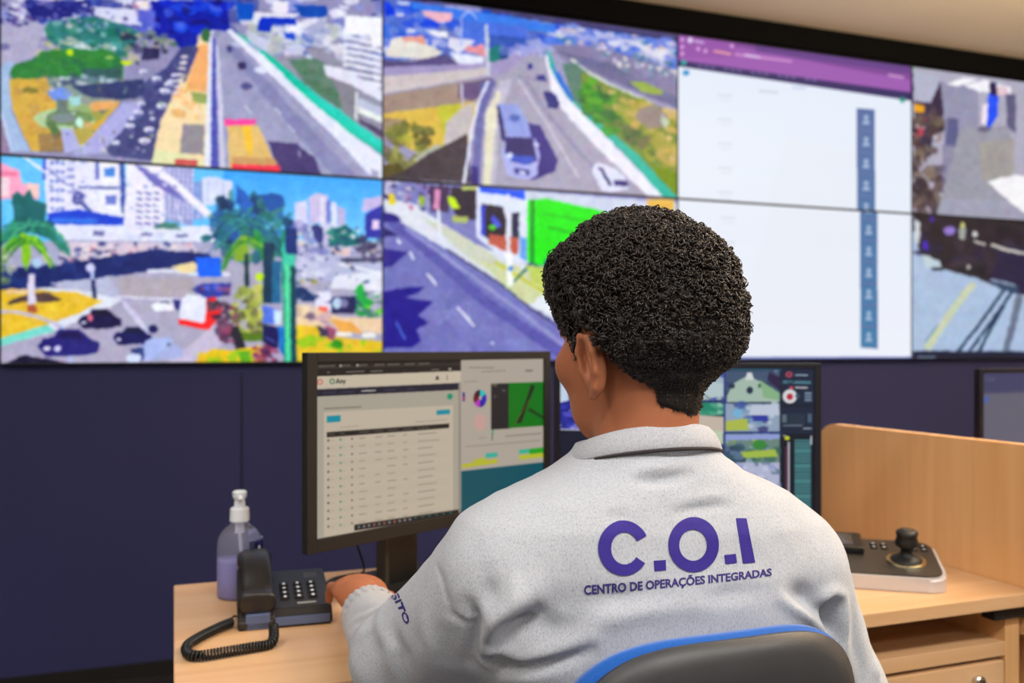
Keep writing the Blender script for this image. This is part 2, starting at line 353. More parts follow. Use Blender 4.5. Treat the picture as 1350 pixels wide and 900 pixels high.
# elevated road
c.p((163, 163, 195), 282, 42, 306, 42, 402, 142, 440, 182, 490, 236, 560, 260, 288, 240)
c.blot((290, 60, 310, 60, 470, 230, 295, 230), [(152, 153, 185), (172, 172, 202), (145, 148, 180)], 36, 6, 16, 15, al=.4, ang=.9)
c.p((120, 122, 168), 300, 60, 312, 60, 395, 155, 470, 235, 440, 235, 350, 130, al=.5)
c.l((205, 205, 228), 6, 286, 60, 291, 130, 295, 235); c.l((215, 215, 235), 1.6, 380, 165, 388, 176); c.l((225, 225, 240), 1.8, 324, 140, 332, 150); c.l((225, 225, 240), 1.6, 362, 142, 370, 152); c.l((210, 210, 232), 1.4, 404, 198, 410, 206)
c.p((228, 232, 250), 277, 48, 281, 48, 279, 224, 271, 224); c.p((88, 92, 178), 281, 50, 285, 50, 290, 226, 279, 226)
c.p((228, 230, 248), 299, 40, 305, 38, 348, 72, 394, 120, 460, 176, 501, 206, 560, 250, 560, 300, 490, 236, 440, 182, 400, 140, 345, 86)
c.l((170, 172, 205), 2, 395, 148, 440, 190, 492, 238); c.p((170, 172, 200), 486, 222, 496, 226, 496, 238, 488, 236)
c.p((20, 190, 165), 312, 42, 322, 46, 358, 74, 412, 120, 476, 168, 501, 186, 560, 230, 560, 252, 501, 204, 460, 176, 394, 120, 348, 73)
c.p((60, 215, 200), 400, 122, 412, 120, 476, 168, 501, 186, 501, 198, 460, 172, al=.6)
c.p((152, 150, 172), 316, 42, 360, 50, 560, 60, 560, 226, 501, 185, 476, 168, 412, 120, 358, 74)
c.blot((330, 30, 501, 30, 501, 90, 400, 80, 345, 62), [(215, 218, 240), (175, 180, 215), (150, 155, 190), (240, 240, 250), (100, 120, 190), (190, 195, 190)], 90, 4, 11, 16, asp=2.6, ang=.6)
c.p((96, 130, 112), 380, 78, 415, 76, 440, 90, 452, 118, 470, 160, 412, 119, 395, 100); c.blot((385, 80, 430, 85, 450, 130, 410, 115), [(70, 120, 80), (110, 135, 125), (85, 125, 100)], 22, 3, 8, 17)
c.p((140, 138, 150), 425, 95, 470, 110, 476, 166, 452, 150, 440, 110)
c.p((30, 85, 175), 385, 5, 428, 6, 432, 16, 424, 23, 398, 22); c.p((15, 60, 190), 343, 21, 390, 23, 390, 32, 360, 32, 356, 42, 340, 40); c.p((10, 90, 190), 312, 2, 336, 4, 334, 26, 315, 26)
c.p((230, 228, 240), 336, 15, 395, 17, 388, 23, 345, 21, 340, 32, 335, 30); c.p((235, 232, 245), 361, 0, 380, 0, 379, 16, 361, 15); c.p((30, 80, 200), 374, 42, 388, 43, 390, 53, 376, 50)
for i in range(7):
    y = 46+i*9; c.p((228, 230, 248), 452, y, 500, y+9, 500, y+15, 450, y+5); c.p((130, 130, 170), 455, y+5, 490, y+12, 490, y+14, 455, y+7)
c.p((242, 242, 250), 455, 20, 501, 22, 501, 60, 488, 62, 486, 44, 450, 46); c.p((225, 225, 242), 424, 84, 455, 92, 501, 118, 501, 134, 462, 112, 430, 100)
c.l((225, 228, 235), 3, 468, 120, 467, 158); c.p((190, 195, 220), 470, 128, 501, 142, 501, 160, 470, 146); c.p((232, 238, 235), 470, 140, 501, 154, 501, 162, 470, 148); c.p((90, 78, 110), 470, 155, 501, 172, 501, 182, 472, 162)
c.e((60, 55, 100), 320, 86, 6, 5); c.e((80, 80, 130), 304, 64, 4, 5); c.e((90, 92, 140), 326, 114, 8, 5); c.e((215, 218, 240), 345, 92, 9, 5); c.e((140, 145, 180), 288, 44, 5, 4); c.e((190, 195, 225), 312, 58, 6, 3)
c.p((78, 66, 118), 354, 187, 392, 190, 402, 200, 414, 208, 424, 232, 368, 230); c.l((210, 210, 235), 1.4, 393, 198, 395, 208)
c.p((222, 190, 125), 301, 166, 340, 166, 352, 190, 366, 226, 304, 228); c.p((240, 195, 70), 319, 166, 331, 166, 334, 190, 332, 208, 326, 200); c.p((200, 160, 110), 308, 208, 362, 210, 366, 218, 306, 218)
c.p((248, 82, 165), 297, 158, 339, 158, 337, 166, 298, 167); c.p((230, 60, 88), 306, 218, 368, 219, 370, 229, 308, 228)
c.blur(2)

c10 = Canvas(-60, 180, 560, 520, 2, (172, 172, 200)); c = c10
c.p((110, 195, 248), -60, 180, 560, 180, 560, 320, -60, 320)
for i in range(24): c.p((int(62+2.6*i), int(160+1.7*i), 246), 290, 212+i*4, 560, 212+i*4, 560, 320, 290, 320)
# pink house, left
c.p((245, 170, 200), -60, 214, 0, 218, 24, 228, 28, 245, 48, 248, 50, 265, -60, 268); c.p((230, 130, 165), -60, 228, 22, 230, 22, 236, -60, 236); c.p((245, 205, 200), 34, 244, 50, 246, 50, 262, 36, 262); c.p((240, 215, 225), -60, 238, 12, 238, 12, 262, -60, 264)
# white towers
c.p((228, 228, 250), 55, 205, 160, 212, 162, 300, 60, 290); 
for i in range(3):
    for j in range(6): c.r((110, 130, 205), 64+i*7, 216+j*12, 69+i*7, 220+j*12)
for j in range(5): c.r((150, 155, 210), 86, 214+j*10, 96, 218+j*10)
c.l((80, 105, 215), 4, 57, 210, 57, 240); c.l((110, 120, 195), 5, 125, 214, 125, 240)
c.p((240, 240, 252), 128, 216, 152, 218, 152, 246, 130, 246); c.p((85, 140, 220), 134, 224, 148, 224, 148, 236, 134, 236); c.p((240, 240, 252), 128, 252, 154, 252, 154, 286, 132, 284); c.p((120, 130, 205), 136, 260, 150, 260, 150, 272, 136, 272)
c.p((70, 95, 170), 154, 214, 160, 214, 163, 290, 157, 290)
c.l((110, 120, 185), 2, 62, 226, 82, 244, 112, 262); c.l((70, 85, 160), 4, 96, 262, 118, 282); c.e((90, 95, 165), 100, 264, 8, 9); c.l((90, 100, 170), 3, 100, 250, 155, 250)
c.p((236, 234, 250), 163, 210, 212, 216, 214, 300, 160, 300)
for j in range(6):
    for i in range(3): c.p((125, 125, 190), 176+i*11, 254+j*8, 184+i*11, 256+j*8, 184+i*11, 259+j*8, 176+i*11, 257+j*8)
c.p((150, 155, 205), 210, 215, 250, 222, 250, 300, 212, 290)
for j in range(7): c.r((215, 215, 245), 212+j*6, 222, 214.5+j*6, 290)
for j in range(9): c.l((140, 140, 200), 1, 222, 226+j*7, 255, 229+j*7)
c.p((215, 222, 248), 262, 236, 284, 234, 288, 238, 302, 240, 301, 270, 262, 272); c.l((160, 170, 215), 1.4, 270, 238, 270, 270); c.l((160, 170, 215), 1.4, 290, 240, 290, 268); c.p((140, 160, 215), 250, 244, 262, 240, 262, 290, 250, 290)
# white truss (arch cables)
c.p((120, 115, 190), 172, 218, 190, 222, 235, 248, 238, 268, 200, 246); c.l((240, 238, 252), 9, 178, 214, 222, 240, 275, 288); c.l((200, 198, 232), 2, 180, 220, 222, 246, 268, 290)
c.l((232, 232, 250), 6, 112, 250, 122, 270, 140, 282, 160, 286); c.l((240, 238, 250), 5, 125, 276, 142, 318); c.l((200, 205, 240), 3, 225, 262, 240, 310); c.l((240, 240, 252), 3, 24, 205, 60, 232)
# blue shop, bridge deck
c.p((35, 75, 205), 60, 284, 100, 278, 132, 284, 160, 288, 160, 300, 62, 298); c.p((60, 120, 225), 66, 290, 125, 290, 125, 297, 66, 296); c.p((225, 228, 248), 70, 298, 300, 300, 300, 320, 80, 320)
c.r((170, 172, 205), 80, 318, 285, 322, .01); c.r((120, 125, 175), 120, 306, 134, 312); c.r((120, 125, 175), 182, 308, 196, 313); c.r((120, 125, 175), 228, 310, 244, 314)
c.p((82, 130, 125), 198, 300, 212, 293, 230, 296, 235, 304, 200, 303)
c.p((215, 200, 215), 78, 320, 250, 322, 262, 345, 76, 350); c.blot((80, 321, 255, 322, 260, 345, 80, 345), [(235, 225, 235), (45, 60, 130), (215, 205, 225), (30, 45, 110), (190, 195, 220), (225, 130, 140), (40, 50, 100)], 90, 1.6, 5, 21)
# dark viaduct shade
c.p((28, 45, 108), -60, 358, 0, 356, 80, 350, 150, 338, 200, 330, 270, 335, 275, 342, 240, 352, 200, 360, 140, 365, 60, 380, -60, 386)
c.blot((0, 356, 80, 350, 200, 335, 260, 340, 200, 358, 60, 376, 0, 380), [(24, 38, 100), (36, 58, 125), (28, 50, 115)], 30, 4, 10, 22)
# roads
c.p((176, 172, 196), 60, 380, 145, 366, 230, 352, 300, 350, 400, 345, 560, 340, 560, 500, -60, 500, -60, 470)
c.p((185, 188, 215), 62, 374, 140, 366, 152, 384, 160, 400, 100, 386); c.p((178, 170, 180), 152, 366, 250, 368, 255, 392, 158, 392)
c.l((220, 225, 240), 4, 190, 358, 230, 358, 262, 364, 300, 362); c.l((225, 225, 245), 2.5, 150, 392, 240, 396)
c.p((235, 215, 165), 222, 352, 250, 346, 258, 352, 250, 360, 236, 360)
c.p((208, 206, 232), 160, 396, 172, 408, 195, 440, 190, 442, 158, 404); c.p((198, 190, 215), 225, 470, 250, 452, 275, 430, 300, 440, 262, 480, 215, 480)
# roundabout lawn left
c.p((222, 226, 240), 55, 380, 110, 384, 158, 396, 120, 416, 60, 440, -60, 470, -60, 440); c.p((130, 215, 205), -60, 445, 0, 446, 60, 428, 70, 436, 0, 456, -60, 460)
c.p((226, 190, 60), -60, 386, 20, 382, 100, 386, 132, 398, 100, 414, 60, 428, 0, 446, -60, 450)
c.blot((0, 386, 100, 388, 120, 400, 60, 426, 0, 444), [(232, 200, 70), (215, 178, 60), (225, 190, 85)], 28, 4, 10, 23)
c.p((90, 70, 70), 10, 398, 35, 388, 62, 386, 80, 396, 60, 400, 30, 398, 12, 403); c.p((235, 200, 160), 8, 384, 34, 382, 34, 388, 8, 388)
c.l((195, 190, 220), 4, -60, 412, 20, 412, 50, 418, 68, 426, 82, 434, 88, 450, 91, 479); c.l((165, 190, 235), 3, 78, 430, 88, 450, 91, 479)
c.p((220, 212, 232), 36, 362, 44, 362, 46, 402, 35, 402); c.p((175, 95, 70), 35, 402, 46, 403, 48, 412, 35, 412)
# cars
def car(cv, x, y, s, body, win=(30, 30, 60), fl=1):
    cv.p(body, x-s, y+.1*s, x-.8*s, y-.15*s, x-.5*s, y-.2*s, x-.3*s, y-.45*s, x+.35*s, y-.45*s, x+.7*s, y-.15*s, x+s, y, x+.98*s, y+.3*s, x+.6*s, y+.4*s, x-.7*s, y+.45*s)
    cv.p(win, x-.4*s, y-.17*s, x-.25*s, y-.38*s, x+.3*s, y-.38*s, x+.55*s, y-.12*s); cv.e((225, 225, 245), x-.7*s*fl, y+.18*s, s*.12, s*.07)
car(c, 128, 421, 29, (32, 26, 78)); c.e((225, 120, 140), 116, 419, 3, 5)
car(c, 88, 452, 40, (48, 44, 122), (36, 30, 85)); c.e((205, 205, 245), 74, 459, 5, 4); car(c, 171, 443, 26, (30, 30, 92)); c.p((35, 30, 60), 5, 479, 30, 468, 60, 472, 90, 479)
c.e((30, 30, 90), 198, 434, 6, 5)
car(c, 212, 403, 17, (238, 240, 252), (110, 115, 150)); c.p((60, 60, 130), 224, 396, 234, 396, 233, 410, 226, 408)
car(c, 205, 460, 32, (172, 182, 224), (60, 65, 95)); c.p((60, 75, 130), 170, 460, 190, 456, 188, 474, 172, 478); c.e((215, 225, 250), 172, 472, 10, 6); c.p((175, 190, 235), 186, 450, 205, 445, 225, 446, 200, 472, 186, 478)
# red bus
c.p((225, 228, 248), 234, 396, 243, 388, 266, 392, 268, 420, 264, 430, 232, 424); c.p((235, 238, 250), 240, 400, 256, 402, 254, 411, 240, 409)
c.p((240, 48, 52), 268, 392, 280, 390, 282, 398, 289, 402, 287, 414, 272, 434, 262, 434, 232, 428, 231, 420, 262, 426, 266, 424); c.p((100, 75, 90), 269, 396, 284, 398, 280, 408, 270, 412)
c.p((60, 72, 160), 248, 382, 262, 374, 300, 374, 300, 388, 268, 394, 255, 388); c.blot((248, 376, 300, 376, 298, 388, 255, 388), [(60, 70, 170), (90, 110, 220), (70, 50, 110), (150, 90, 130)], 12, 3, 6, 24)
c.p((10, 105, 235), 253, 340, 287, 340, 288, 365, 257, 366)
# left palm
def palm(cv, x, y, R1, cols, n, seed, droop=.6, al=1):
    R = random.Random(seed)
    for i in range(n):
        a = R.uniform(-.15, math.pi+.15); L = R1*R.uniform(.6, 1.05); px, py = x, y; w1 = R1*.13
        for k in range(5):
            t = (k+1)/5; nx_ = x+math.cos(a)*L*t; ny_ = y-math.sin(a)*L*t*.85+droop*L*t*t*.9
            cv.l(R.choice(cols), w1*(1.2-.7*t), px, py, nx_, ny_, al=al); px, py = nx_, ny_
palm(c, 38, 305, 52, [(30, 120, 110), (45, 145, 125), (25, 95, 105), (60, 160, 110), (20, 80, 100)], 34, 2)
c.p((30, 105, 110), 14, 262, 22, 255, 30, 262, 38, 252, 44, 266, 60, 272, 56, 300, 20, 302)
palm(c, 32, 318, 40, [(120, 185, 50), (90, 165, 50), (150, 205, 40), (60, 140, 60)], 22, 4, 1.1); c.p((135, 190, 40), 26, 308, 38, 312, 40, 340, 34, 360, 28, 345)
c.blot((0, 330, 14, 330, 16, 372, 0, 376), [(170, 185, 150), (120, 150, 90), (200, 205, 180)], 12, 3, 6, 25); c.e((175, 205, 235), 47, 348, 6, 6)
c.l((190, 200, 240), 4, 117, 352, 120, 372); c.e((205, 210, 245), 116, 354, 6, 6); c.l((35, 45, 95), 5, 120, 370, 122, 394)
# middle palm
palm(c, 318, 300, 52, [(35, 90, 140), (30, 110, 120), (20, 75, 110), (50, 130, 130), (40, 95, 165)], 44, 6, .75)
c.blot((275, 270, 300, 255, 320, 262, 345, 255, 372, 275, 385, 300, 385, 345, 290, 345, 265, 320), [(28, 75, 125), (22, 95, 105), (15, 60, 95), (45, 120, 110), (35, 85, 160), (70, 135, 130)], 120, 4, 11, 26, ang=1.5)
c.p((40, 100, 185), 308, 244, 314, 250, 322, 258, 330, 272, 318, 278, 306, 268); c.p((35, 90, 165), 340, 262, 352, 254, 368, 258, 372, 272, 350, 280)
palm(c, 322, 318, 36, [(90, 150, 55), (120, 170, 60), (45, 125, 60), (60, 150, 80), (140, 190, 60)], 22, 8, 1.4)
c.p((135, 170, 60), 302, 345, 312, 312, 320, 310, 325, 345); c.p((50, 150, 80), 328, 302, 342, 304, 350, 330, 340, 345); c.l((30, 60, 75), 6, 320, 335, 321, 378); c.p((22, 60, 82), 342, 320, 358, 322, 356, 345, 344, 345)
# feathery fronds over both palms
Rf = random.Random(77)
for (px_, py_, L_, pal_, n_) in ((38, 300, 50, [(20, 95, 95), (60, 160, 130), (40, 130, 100), (90, 180, 140)], 46), (34, 322, 36, [(160, 215, 60), (90, 160, 40), (50, 120, 60)], 26), (320, 296, 50, [(20, 80, 110), (60, 140, 150), (40, 110, 160), (80, 160, 150)], 56), (322, 320, 34, [(150, 200, 70), (40, 110, 60), (90, 160, 60)], 26)):
    for i in range(n_):
        a = Rf.uniform(-.3, math.pi+.3); L2 = L_*Rf.uniform(.5, 1.15); P_ = []
        for k in range(6): t = k/5; P_ += [px_+math.cos(a)*L2*t, py_-math.sin(a)*L2*t*.8+L2*t*t*.75]
        c.l(Rf.choice(pal_), 1.3, *P_, al=.8)
# right city
c.p((215, 215, 242), 384, 268, 400, 264, 402, 305, 384, 305); c.p((205, 195, 230), 402, 262, 414, 255, 428, 258, 430, 290, 404, 296); c.p((125, 135, 205), 426, 264, 432, 264, 432, 300, 426, 300); c.p((225, 225, 245), 433, 266, 440, 268, 440, 300, 433, 300); c.p((190, 180, 220), 441, 272, 451, 276, 451, 300, 441, 300); c.p((225, 220, 240), 418, 260, 425, 260, 425, 296, 418, 296)
c.blot((384, 290, 450, 298, 470, 320, 440, 350, 384, 345), [(215, 212, 238), (185, 180, 215), (230, 228, 245), (130, 130, 190), (200, 205, 230)], 70, 4, 10, 27)
c.p((60, 62, 125), 405, 300, 414, 295, 422, 302, 420, 330, 410, 312); c.p((22, 110, 115), 428, 316, 440, 300, 452, 296, 460, 306, 472, 312, 472, 322, 450, 326, 430, 324); c.blot((430, 300, 470, 300, 470, 322, 430, 322), [(20, 120, 110), (25, 90, 110), (30, 130, 120)], 16, 3, 7, 28)
c.p((200, 190, 230), 476, 262, 501, 258, 501, 272, 474, 280); c.p((58, 62, 165), 478, 282, 501, 270, 501, 315, 478, 312); c.p((235, 215, 245), 487, 290, 497, 290, 497, 302, 487, 302); c.blot((470, 314, 501, 316, 501, 345, 470, 340), [(60, 55, 90), (150, 130, 150), (90, 85, 120)], 14, 4, 8, 29)
c.p((222, 195, 195), 432, 328, 458, 326, 458, 340, 434, 338)
c.p((185, 188, 218), 384, 345, 440, 335, 501, 345, 501, 372, 440, 370, 384, 375); c.p((225, 228, 242), 440, 362, 501, 358, 501, 384, 430, 380); c.e((165, 160, 70), 403, 371, 12, 4); c.blot((390, 340, 430, 340, 425, 372, 388, 372), [(205, 205, 232), (175, 175, 215), (220, 222, 240)], 20, 4, 9, 30)
c.r((80, 80, 110), 445, 340, 495, 346); c.l((235, 238, 248), 3, 442, 348, 501, 360)
c.p((30, 60, 110), 382, 380, 396, 378, 412, 392, 410, 398, 384, 396); c.p((228, 228, 250), 412, 386, 432, 384, 432, 410, 412, 408); c.p((42, 44, 92), 432, 392, 466, 390, 466, 414, 434, 414); c.e((190, 215, 235), 440, 400, 6, 7); c.e((130, 130, 170), 450, 400, 5, 6)
c.p((232, 110, 90), 416, 404, 428, 404, 428, 414, 416, 414)
c.p((40, 170, 80), 466, 380, 472, 372, 480, 388, 486, 416, 466, 416); c.blot((465, 380, 501, 390, 501, 418, 466, 418), [(30, 160, 75), (60, 140, 90), (110, 205, 60), (70, 120, 110)], 22, 3, 7, 31)
c.p((232, 205, 175), 382, 400, 415, 408, 445, 418, 501, 420, 501, 440, 440, 435, 382, 430); c.blot((384, 400, 440, 416, 440, 440, 384, 430), [(235, 215, 190), (200, 170, 185), (225, 205, 170), (90, 70, 110)], 30, 3, 8, 32)
c.p((228, 170, 90), 430, 420, 460, 425, 475, 440, 445, 438); c.p((225, 195, 60), 382, 428, 408, 430, 440, 445, 501, 450, 501, 485, 382, 485); c.blot((384, 430, 440, 440, 501, 455, 501, 480, 384, 480), [(232, 205, 50), (215, 185, 50), (140, 195, 40), (225, 185, 70)], 40, 4, 10, 33)
c.r((240, 236, 235), 440, 437, 460, 443, .03); c.r((240, 236, 235), 474, 439, 492, 445, .02); c.p((160, 90, 120), 425, 430, 440, 434, 436, 450, 428, 446); c.p((70, 60, 90), 414, 430, 428, 434, 430, 445, 418, 444); c.e((60, 150, 40), 440, 454, 8, 6)
c.blot((384, 296, 470, 300, 500, 330, 500, 420, 384, 400), [(240, 240, 250), (70, 75, 120), (190, 190, 215), (40, 60, 110), (220, 200, 190)], 90, 1.2, 4, 39)
c.blot((165, 300, 255, 300, 255, 318, 165, 318), [(205, 208, 235), (240, 240, 250)], 16, 2, 5, 40)
c.blot((60, 212, 250, 222, 260, 296, 62, 282), [(200, 205, 240), (130, 140, 205), (245, 245, 252)], 60, 1.2, 3.6, 38, ang=.1)
# bushes and green pole
c.blot((300, 385, 340, 378, 346, 440, 304, 445), [(190, 195, 95), (205, 205, 115), (150, 165, 70), (170, 180, 90), (95, 95, 70)], 90, 3, 8, 34, ang=1.5)
c.p((95, 125, 45), 308, 438, 342, 440, 342, 450, 310, 450); c.blot((278, 395, 305, 400, 312, 455, 285, 450), [(70, 50, 75), (110, 60, 90), (55, 55, 75), (150, 75, 110)], 36, 3, 7, 35, ang=1.5)
c.p((50, 45, 60), 300, 430, 310, 430, 322, 466, 306, 462); c.p((228, 192, 45), 252, 478, 274, 460, 300, 462, 340, 455, 345, 485, 250, 485); c.blot((260, 465, 330, 462, 330, 478, 256, 478), [(230, 195, 45), (140, 190, 40), (215, 175, 50)], 24, 4, 8, 36)
c.p((100, 170, 40), 310, 462, 326, 462, 324, 478, 312, 478); c.blot((330, 458, 362, 455, 364, 480, 332, 480), [(130, 60, 95), (90, 50, 85), (175, 90, 130)], 26, 3, 6, 37)
c.p((18, 62, 90), 342, 320, 354, 320, 354, 400, 342, 400); c.p((40, 110, 150), 354, 345, 366, 345, 366, 400, 354, 400); c.e((190, 225, 30), 338, 366, 6, 5)
c.p((95, 125, 225), 342, 402, 362, 408, 362, 428, 342, 426); c.p((205, 230, 250), 356, 408, 366, 410, 366, 428, 358, 428); c.p((30, 30, 90), 342, 427, 364, 432, 362, 460, 342, 452); c.l((120, 130, 220), 1.5, 346, 444, 358, 452)
c.p((20, 140, 120), 366, 305, 374, 302, 384, 318, 386, 478, 370, 478); c.p((95, 215, 165), 370, 340, 377, 340, 379, 478, 372, 478); c.p((15, 75, 90), 378, 352, 385, 352, 387, 478, 380, 478); c.p((75, 200, 170), 368, 320, 384, 322, 384, 350, 368, 350)
c.p((25, 55, 120), 372, 300, 387, 302, 388, 336, 372, 334)
c.p((40, 120, 205), 362, 430, 370, 432, 370, 470, 364, 462)
c.blur(2)

c01 = Canvas(460, -60, 930, 300, 2, (160, 158, 190)); c = c01
c.p((70, 66, 110), 460, -60, 930, -10, 930, 60, 893, 51, 700, 24, 596, 8, 501, -6, 460, -10)
c.p((92, 86, 132), 560, -4, 700, 14, 893, 43, 893, 46, 700, 19, 560, 2)
c.p((95, 120, 205), 501, -5, 596, 8, 700, 24, 893, 51, 893, 100, 720, 60, 640, 70, 501, 80)
c.blot((501, -4, 620, 12, 740, 28, 740, 55, 640, 70, 501, 70), [(215, 215, 240), (60, 110, 215), (30, 80, 210), (175, 180, 225), (235, 235, 248), (120, 140, 215), (90, 105, 175)], 110, 4, 12, 41, asp=2.4, ang=.3)
c.blot((740, 30, 893, 54, 893, 85, 780, 60, 720, 50), [(215, 215, 240), (70, 110, 210), (40, 110, 170), (175, 180, 225), (235, 230, 235), (120, 140, 215), (215, 190, 195)], 90, 3, 9, 42, asp=2.2, ang=.35)
c.p((20, 70, 215), 502, 0, 512, 4, 518, 20, 502, 20); c.p((70, 130, 225), 540, 2, 640, 16, 730, 30, 730, 42, 620, 28, 540, 10); c.p((235, 185, 200), 552, 12, 594, 16, 590, 26, 574, 28, 556, 20); c.p((40, 80, 215), 556, 24, 576, 28, 572, 36, 545, 34)
c.p((85, 120, 215), 605, 26, 690, 30, 690, 58, 606, 56); c.p((60, 95, 175), 640, 44, 690, 48, 688, 70, 642, 66)
c.p((25, 125, 120), 642, 62, 655, 58, 666, 66, 662, 78, 648, 84, 640, 78); c.p((20, 70, 130), 654, 62, 668, 64, 666, 78, 656, 78)
c.p((225, 222, 215), 504, 70, 512, 50, 530, 48, 556, 56, 580, 68, 562, 78, 504, 74); c.p((225, 165, 150), 526, 48, 555, 45, 556, 58, 540, 54, 528, 54); c.p((235, 232, 242), 556, 38, 586, 40, 585, 50, 568, 46); c.p((222, 150, 160), 608, 62, 634, 56, 636, 72, 612, 68); c.p((225, 228, 248), 588, 68, 634, 74, 632, 84, 602, 84); c.p((220, 220, 235), 588, 48, 624, 52, 600, 70, 586, 60)
c.p((95, 85, 130), 501, 78, 540, 80, 585, 70, 600, 84, 501, 90)
c.p((165, 155, 195), 501, 88, 640, 82, 700, 66, 720, 60, 720, 80, 668, 90, 640, 102, 501, 100); c.p((205, 195, 198), 501, 100, 560, 96, 640, 88, 640, 98, 600, 106, 501, 124)
c.p((165, 145, 135), 501, 126, 600, 108, 640, 102, 650, 108, 628, 138, 501, 150); c.p((85, 70, 130), 600, 110, 645, 102, 640, 126, 618, 132, 600, 128, al=.7)
c.p((215, 185, 90), 501, 150, 560, 142, 620, 134, 626, 140, 610, 200, 540, 200, 501, 175); c.p((190, 190, 70), 572, 140, 602, 136, 598, 160, 580, 180); c.p((195, 188, 190), 580, 196, 584, 162, 606, 140, 622, 134, 614, 180, 590, 192)
c.p((140, 125, 130), 501, 155, 530, 158, 530, 180, 501, 190, al=.7)
c.blot((504, 170, 525, 160, 560, 168, 565, 190, 535, 225, 504, 225), [(110, 115, 60), (135, 135, 70), (90, 90, 50), (160, 165, 70), (120, 105, 80)], 55, 4, 9, 43, ang=1.5)
c.p((178, 182, 170), 540, 210, 570, 190, 580, 192, 560, 205, 545, 215); c.p((72, 62, 72), 501, 232, 530, 224, 560, 204, 612, 176, 616, 242, 501, 236); c.p((90, 80, 40), 501, 218, 520, 215, 530, 226, 501, 236)
# bridge carriageway
c.p((168, 164, 186), 646, 104, 668, 92, 690, 72, 706, 66, 716, 66, 716, 90, 730, 130, 790, 200, 860, 262, 880, 270, 625, 262, 636, 180)
c.p((190, 186, 205), 655, 105, 672, 104, 655, 150, 648, 256, 634, 256, 636, 180); c.p((225, 220, 200), 636, 150, 652, 118, 656, 122, 648, 180, 642, 256, 632, 256)
c.l((225, 222, 235), 1.5, 680, 104, 716, 160, 760, 235); c.l((130, 128, 165), 5, 690, 104, 712, 140, 760, 200, 800, 240, al=.5); c.l((140, 135, 170), 2, 678, 100, 716, 104)
c.p((110, 110, 168), 630, 110, 645, 102, 650, 108, 634, 150, 630, 200, 628, 252, 617, 252, 620, 190); c.l((222, 225, 248), 4, 640, 106, 628, 130, 618, 170, 612, 210, 606, 250); c.p((55, 45, 130), 616, 218, 626, 222, 626, 250, 616, 250)
c.p((232, 232, 248), 714, 66, 718, 66, 722, 90, 745, 128, 785, 168, 830, 214, 875, 262, 862, 268, 800, 210, 755, 165, 725, 125); c.l((185, 182, 205), 2, 738, 145, 780, 190, 812, 222)
c.p((25, 180, 165), 718, 64, 722, 66, 730, 90, 752, 128, 790, 160, 840, 200, 900, 256, 900, 270, 876, 264, 832, 214, 785, 168, 746, 128, 724, 92); c.p((15, 110, 210), 724, 82, 734, 96, 756, 130, 750, 132, 732, 104)
# right bank
c.p((135, 130, 165), 722, 56, 780, 58, 893, 90, 893, 140, 860, 130, 740, 78, 730, 66); c.blot((780, 56, 893, 80, 893, 108, 800, 84), [(215, 212, 235), (40, 110, 125), (235, 225, 225), (150, 150, 190), (120, 150, 175), (130, 140, 175)], 60, 2, 6, 44)
c.p((112, 112, 150), 735, 66, 800, 80, 860, 112, 893, 126, 893, 142, 850, 124, 800, 100, 752, 78); c.p((150, 170, 85), 828, 105, 848, 106, 874, 118, 872, 124, 846, 120)
c.l((215, 225, 215), 3, 750, 76, 770, 92, 810, 114, 848, 130, 870, 142); c.p((95, 130, 120), 738, 82, 758, 82, 780, 102, 772, 150, 752, 128)
c.p((120, 140, 70), 764, 92, 800, 110, 860, 136, 893, 150, 893, 262, 840, 204, 790, 162, 764, 140)
c.blot((764, 95, 800, 112, 830, 165, 815, 190, 764, 140), [(35, 130, 50), (60, 150, 40), (95, 165, 50), (50, 110, 75), (30, 100, 60)], 70, 4, 9, 45)
c.blot((790, 112, 893, 150, 893, 240, 850, 200, 815, 150), [(205, 175, 110), (190, 170, 100), (150, 155, 60), (165, 160, 80), (215, 185, 130)], 80, 4, 10, 46)
c.blot((800, 150, 850, 180, 860, 205, 812, 180), [(70, 100, 70), (85, 115, 60), (120, 115, 90)], 30, 4, 8, 47)
c.p((150, 138, 135), 842, 142, 862, 136, 880, 152, 878, 166, 852, 168, 836, 156); c.p((190, 205, 185), 872, 148, 882, 160, 876, 168, 870, 160); c.p((115, 140, 20), 854, 216, 893, 228, 893, 258, 866, 234)
c.l((200, 208, 225), 4, 637, 30, 640, 100); c.l((205, 200, 215), 3, 604, 110, 606, 140); c.l((170, 185, 240), 2.5, 604, 60, 604, 22, 610, 14, 618, 14, 624, 24)
# vehicles
c.p((48, 38, 130), 692, 162, 708, 165, 722, 190, 732, 212, 728, 226, 700, 238, 690, 238)
c.p((150, 162, 222), 651, 136, 680, 138, 692, 160, 698, 186, 666, 182); c.p((175, 180, 232), 663, 178, 702, 182, 708, 205, 704, 232, 694, 238, 664, 232, 657, 198); c.p((30, 25, 105), 664, 180, 699, 182, 704, 212, 690, 218, 672, 214, 662, 200)
c.p((55, 90, 195), 666, 204, 700, 206, 702, 212, 690, 218, 668, 212); c.p((60, 60, 140), 674, 222, 694, 224, 694, 232, 674, 230); c.p((205, 210, 240), 680, 226, 690, 227, 690, 231, 680, 230); c.p((40, 40, 110), 650, 140, 655, 140, 664, 186, 658, 186); c.e((60, 90, 160), 675, 155, 7, 5, .7); c.e((205, 210, 245), 703, 191, 4, 3); c.e((210, 225, 250), 668, 205, 4, 4)
